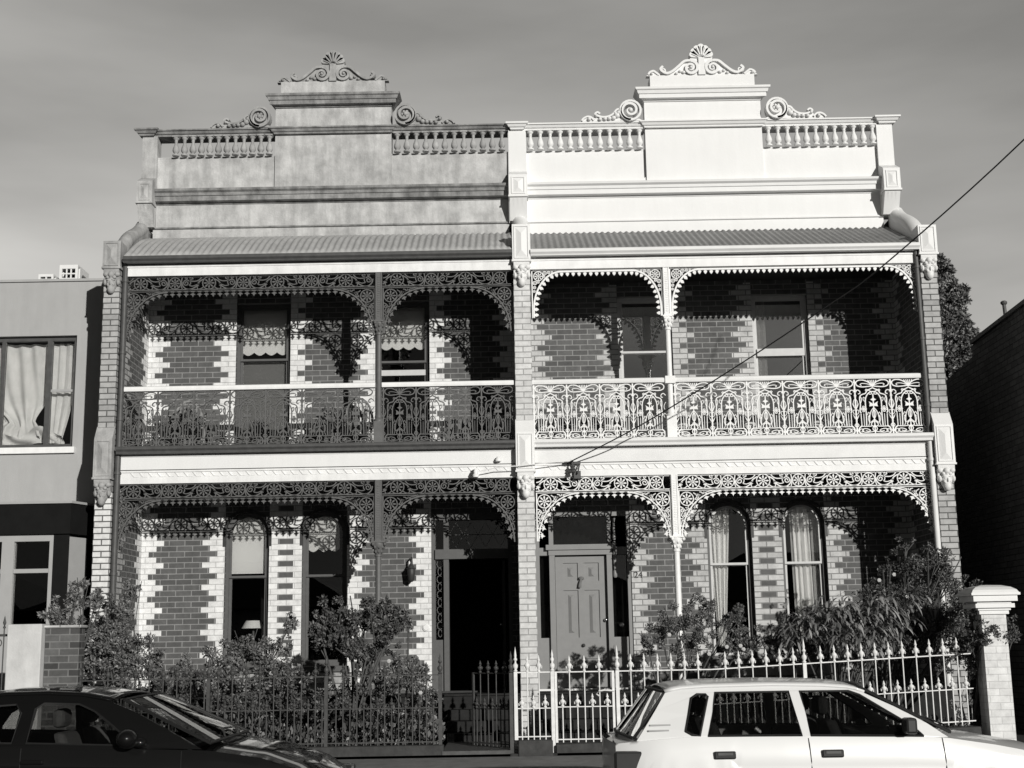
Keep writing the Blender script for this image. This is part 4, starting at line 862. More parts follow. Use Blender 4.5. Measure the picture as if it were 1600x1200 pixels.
# white gatepost, low brick wall, spear gate
tag(G().box(-6.37, -5.94, -2.42, -2.12, .25, 1.985).build('gatepost', M['post'], bevel=.012), 'smooth white rendered gatepost between the neighbour and the left garden', 'gatepost')
lw = tag(G().box(-5.93, -5.50, -2.3, -2.08, .25, 1.93).build('brick_pillar', M['nbrick']), 'low old brick pillar beside the smooth white gatepost, under a climbing rose', 'pillar')
G().box(-5.95, -5.48, -2.32, -2.06, 1.93, 1.965).build('pillar_cap', M['quoinR'], lw)
def spear(z0, z1, r=.008):
    g = G().lathe([(r, z0), (r, z1 - .16), (r*2.2, z1 - .155), (r*2.2, z1 - .14), (r*.9, z1 - .13), (r*2.6, z1 - .09), (r*.8, z1 - .02), (.001, z1)], 0, 0, 0, 6); return g
ng = thing('neighbour_gate', 'dark spear topped iron gate left of the white gatepost', 'gate', (-6.9, -2.2, .3))
me_ = spear(.35, 2.10).mesh('spear_bar', M['iron'])
for i in range(6): inst('bar', me_, ng, (-6.49 - i*.15, -2.2, 0))
G().box(-7.4, -6.38, -2.21, -2.19, 1.84, 1.87).build('rail', M['iron'], ng); G().box(-7.4, -6.38, -2.21, -2.19, .5, .53).build('rail', M['iron'], ng)
q = G()
for i in range(6): q.circ(-6.565 - i*.15, 1.76, .05, .01, -2.205, -2.195, 10)
q.build('ring_band', M['iron'], ng)

# ------------------------------------------------------------------ iron fences
def finial(z, h, r):   # fleur-shaped spike seen as a profile
    r *= 1.38
    return [(r, z - .02), (r*1.8, z), (r*1.8, z + .008), (r*1.0, z + .016), (r*1.5, z + h*.16), (r*3.0, z + h*.34), (r*2.9, z + h*.42), (r*1.2, z + h*.52), (r*.9, z + h*.6), (r*1.7, z + h*.68), (r*1.1, z + h*.76), (r*.7, z + h*.88), (.0008, z + h)]
def picket_mesh(z0, z1, h, m, r=.0085, fl=1):
    g = G().lathe([(r, z0), (r, z1)] + finial(z1 + .02, h - .02, r), 0, 0, 0, 8)
    if fl:
        zz = z1 + .02 + (h - .02)*.30
        for sg in (-1, 1): g.tube([(sg*r*1.2, 0, zz - .02), (sg*r*3.1, 0, zz + .014), (sg*r*4.4, 0, zz + .004), (sg*r*4.2, 0, zz - .026)], r*.8, 5)
    return g.mesh('picket', m)
def post_mesh(z0, z1, h, m, r=.022):
    g = G().box(-r, r, -r, r, z0, z1)
    g.lathe([(r*.9, z1), (r*1.3, z1 + .012), (r*.7, z1 + .03), (r*1.5, z1 + .06), (r*1.5, z1 + .085), (r*.6, z1 + .11), (r*.5, z1 + .13), (r*1.25, z1 + .15), (r*.6, z1 + .18), (r*.8, z1 + .2), (r*.35, z1 + h - .04), (.001, z1 + h)], 0, 0, 0, 10)
    return g.mesh('post', m)
def fence(name, label, cat, x0, x1, zb, zl, zt, m, posts, sp=.174, ht=.17, hs=.14, slope=0, base=True, y=-2.2, rot=None, grp=None):
    t = thing(name, label, cat, (x0, y, zb), grp); W_ = x1 - x0; t['local'] = 1
    tall = picket_mesh(0.0, zt - zb, ht, m); short = picket_mesh(0.0, zl - zb, hs, m)
    def pl(nm, me, x): o = bpy.data.objects.new(nm, me); COL.objects.link(o); o.parent = t; o.location = (x, 0, slope*x); return o
    n = round(W_/sp); st = W_/n
    for i in range(n + 1):
        x = i*st
        if all(abs(x - p) > .05 for p in posts) and .02 < x < W_ - .02: pl('picket', tall, x)
        if i < n: pl('short_picket', short, x + st/2)
    pm = post_mesh(0, zt - zb + .015, ht + .09, m)
    for p in posts: pl('post', pm, p)
    for z, h in ((zt - zb, .014), (zl - zb, .012), (.03, .014)):
        g = G().hexa([(0,-.008,z),(W_,-.008,z+slope*W_),(W_,.008,z+slope*W_),(0,.008,z),(0,-.008,z+h),(W_,-.008,z+h+slope*W_),(W_,.008,z+h+slope*W_),(0,.008,z+h)])
        o = g.build('rail', m, t)
    return t
YF = -2.2
fence('iron_fence', 'dark painted spear fence in front of the left garden', 'fence', -5.50, -.97, .42, .865, 1.265, M['iron'], [0, 1.62, 3.1, 4.53])
tag(G().box(-5.50, -.93, YF - .1, YF + .1, .2, .42).build('fence_plinth', M['stone'], bevel=.015), 'bluestone plinth carrying the dark fence of the left garden', 'plinth')
fence('iron_fence', 'short stub of white fence between the two garden gates, partly in shade', 'fence', -.02, .42, .46, .835, 1.275, M['ironW'], [0], ht=.22, hs=.17, sp=.14)
tag(G().box(.0, .43, YF - .12, YF + .12, .2, .46).build('fence_plinth', M['stone'], bevel=.015), 'short dark stone block under the fence stub between the gates', 'plinth')
fence('garden_gate', 'closed white iron gate to the right house with spear tops', 'gate', .47, 1.22, .42, .845, 1.272, M['ironW'], [], ht=.21, hs=.17, sp=.172)
gg = bpy.data.objects['garden_gate']
G().box(0, .03, -.012, .012, 0, .86).build('gate_stile', M['ironW'], gg); G().box(.72, .75, -.012, .012, 0, .86).build('gate_stile', M['ironW'], gg)
G().tube([(.745, -.02, .62), (.62, -.04, .63), (.55, -.04, .62), (.52, -.04, .585), (.55, -.04, .56)], .011, 6).build('gate_latch', M['ironW'], gg)
fence('iron_fence', 'long white spear fence from the gate to the painted brick pillar', 'fence', 1.26, 2.45, .42, .845, 1.272, M['ironW'], [0], ht=.22, hs=.17)
wf = fence('iron_fence', 'x', 'fence', 2.45, 5.72, .42, .845, 1.272, M['ironW'], [1.17], ht=.22, hs=.17, slope=.043)
# one continuous fence: hang the rising length on the first one
f0 = bpy.data.objects['iron_fence.002']
for c in list(wf.children): c.parent = f0; c.location = c.location + Vector((1.19, 0, 0))
bpy.data.objects.remove(wf)
o = G().box(.42, .465, YF - .022, YF + .022, .3, 1.29).lathe([(.02, 0), (.03, .012), (.018, .03), (.034, .06), (.034, .085), (.012, .11), (.028, .15), (.012, .18), (.018, .2), (.001, .27)], .443, YF, 1.29, 10).build('gate_post', M['ironW']); tag(o, 'white iron post with a turned finial on the left of the closed gate', 'post')
tag(G().hexa([(.47,YF-.1,.2),(5.75,YF-.1,.2),(5.75,YF+.1,.2),(.47,YF+.1,.2),(.47,YF-.1,.40),(5.75,YF-.1,.53),(5.75,YF+.1,.53),(.47,YF+.1,.40)]).build('fence_plinth', M['stone'], bevel=.012), 'long bluestone plinth under the white fence and gate, rising to the right', 'plinth')
og = fence('garden_gate', 'dark iron gate of the left house standing open into the garden', 'gate', -.05, .80, .36, .82, 1.265, M['iron'], [], ht=.17, hs=.14, sp=.17)
og.location = (-.06, YF + .05, .36); og.rotation_euler = (0, 0, R(180 - 52))
for a in (0, .82): G().box(a, a + .03, -.012, .012, 0, .92).build('gate_stile', M['iron'], og)
tag(G().box(-.10, -.055, YF - .03, YF + .02, .3, 1.28).lathe([(.02, 0), (.032, .012), (.02, .03), (.036, .06), (.036, .085), (.014, .11), (.03, .15), (.012, .18), (.018, .2), (.001, .27)], -.078, YF, 1.28, 10).build('gate_post', M['iron']), 'dark iron post with a turned finial where the open gate hangs', 'post')
# path and steps to the left door
struct(G().box(-.95, -.1, -2.3, -.62, .2, .345).build('path', M['tile'])); struct(G().box(.45, 1.26, -2.1, -.62, .2, .345).build('path', M['tile']))
for a, b, l in ((-.98, .04, 'bluestone steps up to the open doorway of the left house'), (.31, 1.35, 'bluestone steps up to the grey door of the right house')):
    t = thing('garden_steps', l, 'steps', ((a + b)/2, -.3, .3))
    for k in range(3): G().box(a, b, -.62 + k*.2, -.035, .30 if not k else .303 + k*.15, .45 + k*.15).build('step', M['step'], t, bevel=.01)
# painted brick pillar with moulded cap
pp = thing('fence_pillar', 'white painted brick fence pillar with a moulded cap, half hidden by a shrub', 'pillar', (6.05, YF, .3))
PX0, PX1 = 5.84, 6.15
G().box(PX0, PX1, YF - .16, YF + .16, .25, 1.90).build('shaft', M['wbrick'], pp)
q = G()
for (e, z0, z1) in ((.03, 1.90, 1.945), (.05, 1.948, 1.975), (.09, 1.978, 2.03), (.06, 2.033, 2.055), (.12, 2.058, 2.13), (.15, 2.133, 2.165)): q.box(PX0 - e, PX1 + e, YF - .16 - e, YF + .16 + e, z0, z1)
e = .14; xm = (PX0 + PX1)/2; rr = [(1, 2.165), (.93, 2.20), (.75, 2.235), (.45, 2.26), (0.02, 2.27)]; rows = []
for k, z in rr: rows.append([(xm + (PX1 - PX0 + 2*e)/2*k*a, YF + (.16 + e)*k*b, z) for a, b in ((-1, -1), (1, -1), (1, 1), (-1, 1), (-1, -1))])
q.grid(rows, False); q.build('moulded_cap', M['white'], pp)

# ------------------------------------------------------------------ dark side wall on the right, pipe, tree
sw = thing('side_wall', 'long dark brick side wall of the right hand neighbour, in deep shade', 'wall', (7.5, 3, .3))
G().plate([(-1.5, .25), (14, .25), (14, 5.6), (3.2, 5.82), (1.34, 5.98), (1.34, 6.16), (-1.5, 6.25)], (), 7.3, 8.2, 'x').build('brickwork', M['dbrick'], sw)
G().plate([(1.3, 6.17), (-1.5, 6.26), (-1.5, 6.32), (1.3, 6.23)], (), 7.26, 8.25, 'x').build('wall_capping', M['gutL'], sw)
G().tube([(7.62, .62, 6.1), (7.60, .62, 6.66)], .028, 10).lathe([(.036, 0), (.05, .02), (.05, .045), (.03, .06)], 7.60, .62, 6.64, 10).build('vent_pipe', M['gutL'], sw)
def leaves(g, c, rad, n, size, rnd, shell=.35, droop=0, aspect=.5, long=False):
    for _ in range(n):
        while 1:
            p = Vector((rnd.uniform(-1, 1), rnd.uniform(-1, 1), rnd.uniform(-1, 1)))
            if shell < p.length < 1: break
        P = Vector((c[0] + p.x*rad[0], c[1] + p.y*rad[1], c[2] + p.z*rad[2]))
        d = (Vector((rnd.uniform(-1, 1), rnd.uniform(-1, 1), rnd.uniform(-1, 1))) + p*.8 - Vector((0, 0, droop))).normalized()
        u = d.cross(Vector((rnd.uniform(-1, 1), rnd.uniform(-1, 1), rnd.uniform(-1, 1)))).normalized()
        s = size*rnd.uniform(.6, 1.35); w = s*aspect*.5; n_ = d.cross(u)
        g.add([P, P + d*s*.45 + u*w + n_*w*.3, P + d*s, P + d*s*.45 - u*w + n_*w*.3], [(0, 1, 2), (0, 2, 3)])
def clumps(rnd, blobs, n, size, **k):
    g = G(); tot = sum(b[3] for b in blobs)
    for (x, y, z, r) in blobs:
        rr = (r*rnd.uniform(.85, 1.15), r*rnd.uniform(.8, 1.0), r*rnd.uniform(.75, 1.0))
        leaves(g, (x, y, z), rr, int(n*r/tot), size, rnd, **k)
    return g
def shrub(name, label, cat, basept, blobs, n, size, m, seed, stem_r=.015, flowers=0, group=None, branchy=3, **k):
    rnd = random.Random(seed); t = thing(name, label, cat, basept, group)
    sub = []
    for (x, y, z, r) in blobs:     # break every blob into twig-sized clumps so the outline stays ragged
        for _ in range(max(7, int(r*70))):
            v = Vector((rnd.gauss(0, 1), rnd.gauss(0, 1), rnd.gauss(0, 1)))*.5; v = v.normalized()*rnd.uniform(.1, 1.18)*r
            sub.append((x + v.x, y + v.y*.8, z + v.z, r*rnd.uniform(.10, .26)))
    clumps(rnd, sub, n, size, shell=0, **k).build('foliage', m, t, False)
    g = G(); b = Vector(basept)
    for (x, y, z, r) in blobs:
        e = Vector((x, y, z)); mid = b.lerp(e, .5) + Vector((rnd.uniform(-.08, .08), rnd.uniform(-.05, .05), .06))
        pts = catmull([b, mid, e], 4); g.tube(pts, [stem_r*(1 - .6*i/(len(pts)-1)) for i in range(len(pts))], 5)
        for _ in range(branchy):
            v = Vector((rnd.uniform(-1, 1), rnd.uniform(-1, 1), rnd.uniform(-.3, 1)))*r*.9; g.tube([mid.lerp(e, rnd.uniform(.3, 1)), e + v], stem_r*.35, 4)
    g.build('stem', M['twig'], t)
    for i in range(flowers):
        x, y, z, r = rnd.choice(blobs); v = Vector((rnd.uniform(-1, 1), -abs(rnd.uniform(.4, 1)), rnd.uniform(-.6, 1))).normalized()*r*.95
        q = G(); c = (x + v.x, y + v.y, z + v.z); q.ball(c, .014, 6, 4)
        for j in range(6): a = j*pi/3; q.ball((c[0] + .016*math.cos(a), c[1] - .004, c[2] + .016*math.sin(a)), (.013, .006, .013), 5, 4)
        q.build('flower', M['petal'], t)
    return t
def P_(px, py, y):   # where a sight line through the photograph meets a plane at depth y
    u, v = px - 800, 600 - py; c, s = math.cos(.0175), math.sin(.0175); a, b = u*c + v*s, -u*s + v*c; p = R(11)
    dy = 2100*math.cos(p) - b*math.sin(p); tt = (y + 19.5)/dy; return (a*tt, y, 1.62 + (2100*math.sin(p) + b*math.cos(p))*tt)
pts = catmull([P_(px, py, y) for px, py, y in ((890, 722, -.1), (1000, 665, -.85), (1150, 573, -1.8), (1290, 480, -2.7), (1380, 415, -3.3), (1600, 218, -4.8), (1900, -90, -6.8))], 6)
tag(G().tube(pts, .009, 6).build('overhead_cable', M['wire']), 'black overhead cable slanting up to the right from the white balcony fascia', 'cable')
def blobs_at(lst, y, sc): return [(*P_(px, py, y + dy), r/sc) for (px, py, r, dy) in lst]
# left garden roses
shrub('climbing_rose', 'straggly climbing rose leaning over the low brick pillar, left of the brick pier', 'rose', (-5.75, -1.9, .35),
      blobs_at([(85, 962, 26, 0), (115, 935, 18, 0), (130, 912, 12, 0), (110, 985, 25, .1), (150, 940, 22, .1), (105, 1010, 16, 0)], -2.0, 122), 3150, 0.050, M['leaf'], 1, aspect=.55)
shrub('climbing_rose', 'tall leafy rose growing up in front of the left brick pier and downpipe', 'rose', (-5.1, -1.2, .35),
      blobs_at([(160, 965, 34, 0), (190, 950, 28, .2), (175, 1000, 40, 0), (205, 920, 16, .3), (215, 1010, 34, .1), (150, 1030, 35, 0), (195, 1045, 45, 0), (240, 1035, 26, .1)], -1.3, 116), 9000, 0.046, M['leaf'], 2, aspect=.55)
shrub('rose_bush', 'dense rose bush below the left arched window, light on its upper leaves', 'rose', (-3.7, -1.0, .35),
      blobs_at([(340, 1040, 40, 0), (385, 1010, 34, .1), (420, 1035, 36, 0), (300, 1060, 34, 0), (365, 1060, 45, -.1), (450, 1060, 34, 0), (440, 1000, 18, .1), (455, 970, 16, .1)], -1.1, 115), 9000, 0.043, M['leaf'], 3, flowers=5, aspect=.6)
shrub('standard_rose', 'round headed standard rose in front of the verandah post of the left house', 'rose', (-2.2, -1.4, .35),
      blobs_at([(545, 985, 44, 0), (520, 960, 26, 0), (575, 960, 36, .1), (610, 985, 38, 0), (600, 950, 20, .1), (550, 1010, 36, -.1), (500, 990, 24, 0), (625, 960, 16, .1), (575, 1020, 22, 0)], -1.5, 119), 9000, 0.050, M['leafd'], 4, .025, aspect=.55)
shrub('rose_bush', 'sparse rose with pale buds right of the standard rose near the doorway', 'rose', (-1.5, -1.0, .35),
      blobs_at([(600, 1060, 30, 0), (640, 1050, 26, .1), (655, 1075, 30, 0), (620, 1030, 18, 0), (580, 1050, 24, 0), (660, 1095, 24, 0), (640, 975, 8, .2)], -1.2, 116), 6300, 0.040, M['leaf'], 5, flowers=4, aspect=.6)
shrub('rose_bush', 'low rose bush behind the dark fence between the pier and the window bush', 'rose', (-4.7, -1.3, .35),
      blobs_at([(250, 1075, 36, 0), (290, 1085, 32, 0), (220, 1085, 30, 0), (270, 1050, 22, .1), (255, 1110, 34, 0)], -1.4, 118), 5600, 0.040, M['leafd'], 6, flowers=3, aspect=.6)
shrub('leafy_bush', 'broad leafed bush low behind the middle of the dark fence', 'bush', (-2.9, -1.4, .35),
      blobs_at([(400, 1095, 34, 0), (450, 1100, 34, 0), (500, 1095, 30, 0), (350, 1105, 30, 0), (540, 1085, 26, 0), (470, 1075, 22, 0), (590, 1100, 34, 0)], -1.5, 119), 7000, 0.046, M['leafd'], 7, aspect=.5)
rnd = random.Random(9); g = G()
for i in range(9000):
    x = rnd.uniform(-5.45, -1.0); y = rnd.uniform(-2.08, -.15); h = .34 + rnd.random()*.30*(1 + .5*math.sin(x*3.1))
    d = Vector((rnd.uniform(-.6, .6), rnd.uniform(-.8, .3), rnd.uniform(.2, 1))).normalized(); u = d.cross(Vector((rnd.random() - .5, rnd.random() - .5, .3))).normalized(); s = rnd.uniform(.04, .10); P0 = Vector((x, y, h))
    g.add([P0, P0 + d*s*.5 + u*s*.3, P0 + d*s, P0 + d*s*.5 - u*s*.3], [(0, 1, 2), (0, 2, 3)])
tag(g.build('ground_cover', M['leafm'], None, False), 'mixed low plants filling the bed behind the dark fence', 'ground cover', kind='stuff')
g = G()
for i in range(3500):
    x = rnd.uniform(1.35, 5.75); y = rnd.uniform(-2.05, -.1); h = .34 + rnd.random()*.22
    d = Vector((rnd.uniform(-.6, .6), rnd.uniform(-.8, .3), rnd.uniform(.2, 1))).normalized(); u = d.cross(Vector((rnd.random() - .5, rnd.random() - .5, .3))).normalized(); s = rnd.uniform(.04, .10); P0 = Vector((x, y, h))
    g.add([P0, P0 + d*s*.5 + u*s*.3, P0 + d*s, P0 + d*s*.5 - u*s*.3], [(0, 1, 2), (0, 2, 3)])
tag(g.build('ground_cover', M['leafd'], None, False), 'dark low plants behind the white fence', 'ground cover', kind='stuff')
# pots and a dolly tub behind the dark fence
tag(G().lathe([(.13, 0), (.2, .1), (.21, .2), (.17, .3), (.18, .32)], -3.95, -1.75, .36, 16).build('garden_pot', M['pot']), 'round grey pot half hidden in plants behind the dark fence', 'pot')
# right garden
shrub('rose_bush', 'airy rose in pale bud in front of the slender white verandah post', 'rose', (2.15, -.9, .35),
      blobs_at([(1060, 975, 34, 0), (1100, 955, 28, 0), (1135, 975, 30, .1), (1165, 1000, 26, .1), (1140, 1010, 24, 0), (1035, 1000, 28, 0), (1085, 1005, 34, 0), (1150, 955, 12, .1), (1010, 1000, 16, 0), (1160, 985, 16, .1)], -1.0, 115), 14000, 0.033, M['leaf'], 12, .014, flowers=6, aspect=.55)
shrub('rose_bush', 'smaller rose with a few blooms between the two arched windows of the right house', 'rose', (3.7, -.8, .35),
      blobs_at([(1235, 975, 20, 0), (1275, 960, 24, 0), (1300, 985, 26, 0), (1215, 1000, 24, 0), (1260, 1010, 30, 0)], -.9, 114), 5460, 0.036, M['leafd'], 13, .014, flowers=3, aspect=.55)
def frond_bush(label, basept, tips, m, seed):
    rnd = random.Random(seed); t = thing('oleander_bush', label, 'bush', basept); g = G(); st = G(); b = Vector(basept)
    for tp in tips:
        e = Vector(tp); mid = b.lerp(e, .55) + Vector((0, 0, .12)); pts = catmull([b, mid, e], 5); st.tube(pts, [.02*(1 - .6*i/(len(pts)-1)) for i in range(len(pts))], 5)
        for k in range(120):
            o = e + Vector((rnd.gauss(0, .11), rnd.gauss(0, .09), rnd.gauss(0, .09))); a = rnd.uniform(0, 2*pi); l = rnd.uniform(.14, .27)
            d = Vector((math.cos(a)*.75, math.sin(a)*.75, rnd.uniform(-.6, .5))); q = [o]; v = d.normalized()
            for j in range(4): q.append(q[-1] + v*l/4); v = (v - Vector((0, 0, .38))).normalized()
            s_ = v.cross(Vector((0, 0, 1))); s_ = s_.normalized() if s_.length > .01 else Vector((1, 0, 0)); ws = [.003, .013, .016, .011, .001]
            vs = [p + s_*w_ for p, w_ in zip(q, ws)] + [p - s_*w_ for p, w_ in zip(q, ws)]
            g.add(vs, [(i, i + 1, i + 6, i + 5) for i in range(4)])
    g.build('foliage', m, t, False); st.build('stem', M['twig'], t); return t
frond_bush('bush with long drooping strap leaves below the right hand arched window', (4.15, -1.5, .35),
           [P_(px, py, -1.6 + dy) for px, py, dy in ((1310, 975, 0), (1335, 950, .1), (1365, 965, 0), (1290, 960, .1), (1350, 1000, -.1), (1385, 940, .2), (1405, 965, .1), (1320, 1005, -.1), (1375, 990, 0), (1240, 985, .2), (1265, 975, .1), (1425, 950, .2))], M['leafl'], 21)
shrub('dark_shrub', 'big dark evergreen shrub filling the shaded corner beside the right brick pier', 'shrub', (4.9, -.9, .35),
      blobs_at([(1440, 930, 60, .2), (1420, 880, 36, .3), (1480, 900, 45, .2), (1500, 950, 50, 0), (1400, 920, 30, .3), (1450, 990, 60, 0), (1400, 1010, 50, 0), (1510, 1000, 45, 0), (1415, 855, 18, .3), (1340, 1020, 40, 0), (1465, 870, 20, .2), (1380, 890, 22, .3), (1440, 960, 60, .3), (1390, 970, 50, .1), (1370, 930, 30, .2), (1490, 980, 50, .1), (1350, 985, 36, .1)], -1.0, 115), 31500, 0.036, M['leafd'], 14, .03, flowers=8, aspect=.5)
shrub('dark_shrub', 'leafy shrub spilling over the top of the white painted pillar', 'shrub', (5.75, -1.9, .35),
      blobs_at([(1545, 985, 30, -.25), (1570, 975, 20, -.25), (1515, 990, 30, -.1), (1530, 965, 18, -.2), (1500, 1020, 34, .1), (1585, 990, 16, -.3), (1560, 1000, 22, -.3), (1530, 1000, 26, -.3)], -2.0, 122), 7560, 0.036, M['leafd'], 15, .016, aspect=.5)
shrub('fence_creeper', 'thin creeper climbing the end of the white fence beside the pillar', 'creeper', (5.5, -2.05, .45),
      blobs_at([(1505, 1125, 12, 0), (1490, 1100, 8, 0), (1515, 1090, 10, 0), (1520, 1050, 10, 0), (1500, 1140, 14, 0)], -2.12, 122), 1050, 0.033, M['leaf'], 16, .006)
# tree behind, on the right
tr = thing('tree', 'dark leafy tree rising behind the right house above the side wall', 'tree', (9.2, 14, .3)); rnd = random.Random(5)
g = G().tube([(9.2, 14, .3), (9.1, 14, 3), (9.3, 14.1, 6), (9.0, 14, 9)], [.25, .2, .16, .05], 9)
bl = []
for px, py, r in ((1462, 420, 22), (1475, 440, 24), (1480, 470, 28), (1495, 500, 26), (1470, 500, 36), (1505, 455, 10), (1490, 540, 34), (1505, 560, 26), (1475, 565, 30), (1515, 530, 12), (1520, 520, 9), (1500, 585, 30), (1455, 470, 26), (1440, 520, 40), (1468, 405, 9), (1450, 570, 50), (1420, 480, 40), (1512, 575, 18), (1560, 640, 40), (1500, 650, 50), (1440, 650, 60)):
    x, y, z = P_(px, py, 14 + rnd.uniform(-.6, .6)); bl.append((x, y, z, r/61)); g.tube([(9.1, 14, z - .9), (x, y, z)], [.05, .015], 5)
g.build('trunk', M['bark'], tr)
sub = []
for (x, y, z, r) in bl:
    for _ in range(int(10 + r*34)):
        v = Vector((rnd.gauss(0, 1), rnd.gauss(0, 1), rnd.gauss(0, 1))).normalized()*rnd.random()**.45*r; sub.append((x + v.x, y + v.y, z + v.z, r*rnd.uniform(.15, .3)))
clumps(rnd, sub, 42000, .10, shell=0, aspect=.55).build('crown', M['leaft'], tr, False)

# ------------------------------------------------------------------ things on the balcony and verandah
def potplant(x, y, z, label, h=.35, seed=1, spiky=False):
    rnd = random.Random(seed); t = thing('potted_plant', label, 'potted plant', (x, y, z))
    G().lathe([(.10, 0), (.14, .2), (.155, .2), (.155, .24), (.13, .24)], x, y, z, 14).build('pot', M['pot'], t)
    g = G()
    if spiky:
        for k in range(40):
            a = rnd.uniform(0, 2*pi); l = h*rnd.uniform(.7, 1.2); d = Vector((math.cos(a)*.5, math.sin(a)*.5, 1)).normalized(); u = Vector((-math.sin(a), math.cos(a), 0)); p = Vector((x, y, z + .22))
            g.add([p - u*.012, p + u*.012, p + d*l*.6 + u*.01, p + d*l + Vector((0, 0, -.06)), p + d*l*.6 - u*.01], [(0, 1, 2, 4), (4, 2, 3)])
    else: leaves(g, (x, y, z + .24 + h*.45), (h*.55, h*.5, h*.5), 260, .08, rnd, 0)
    g.build('foliage', M['leafm'], t, False)
potplant(-5.35, .75, 4.56, 'spiky plant in a pot on the left end of the left balcony', .45, 3, True)
potplant(-4.95, .55, 4.56, 'bushy plant in a pot beside the chair on the left balcony', .4, 4)
potplant(-3.9, .8, 4.56, 'low potted plant in front of the left balcony window', .25, 5)
potplant(-2.75, .6, 4.56, 'bushy potted plant left of the iron post on the left balcony', .42, 6)
potplant(-.35, .6, 4.56, 'spiky potted plant at the right end of the left balcony', .6, 7, True)
def chair(x, y, z, label, rz=0):
    t = thing('cane_chair', label, 'chair', (x, y, z)); t['local'] = 1; t.rotation_euler = (0, 0, rz)
    G().box(-.24, .24, -.24, .24, .40, .45).build('seat', M['wood'], t)
    for sx in (-.21, .21):
        for sy in (-.21, .21): G().tube([(sx, sy, 0), (sx, sy, .4)], .02, 7).build('leg', M['wood'], t)
        G().tube([(sx, -.2, .45), (sx*1.1, -.2, .64), (sx*1.1, .2, .66)], .018, 6).build('armrest', M['wood'], t)
    g = G().ribbon([(.23*math.cos(a*pi/10), .5 + .4*math.sin(a*pi/10)) for a in range(11)], .03, .2, .235)
    for k in range(-3, 4): g.box(k*.06 - .008, k*.06 + .008, .205, .225, .45, .5 + .38*math.sqrt(1 - (k*.06/.23)**2))
    g.build('backrest', M['wood'], t); return t
chair(-5.0, 1.0, 4.56, 'cane armchair left of the window on the left balcony', .3)
chair(-2.45, 1.0, 4.56, 'cane armchair between the two windows of the left balcony', -.2)
bx = G().box(-.95, -.65, .45, .75, 4.56, 4.98).build('balcony_stool', M['pot'], bevel=.01); tag(bx, 'square box stool right of the iron post on the left balcony', 'stool')

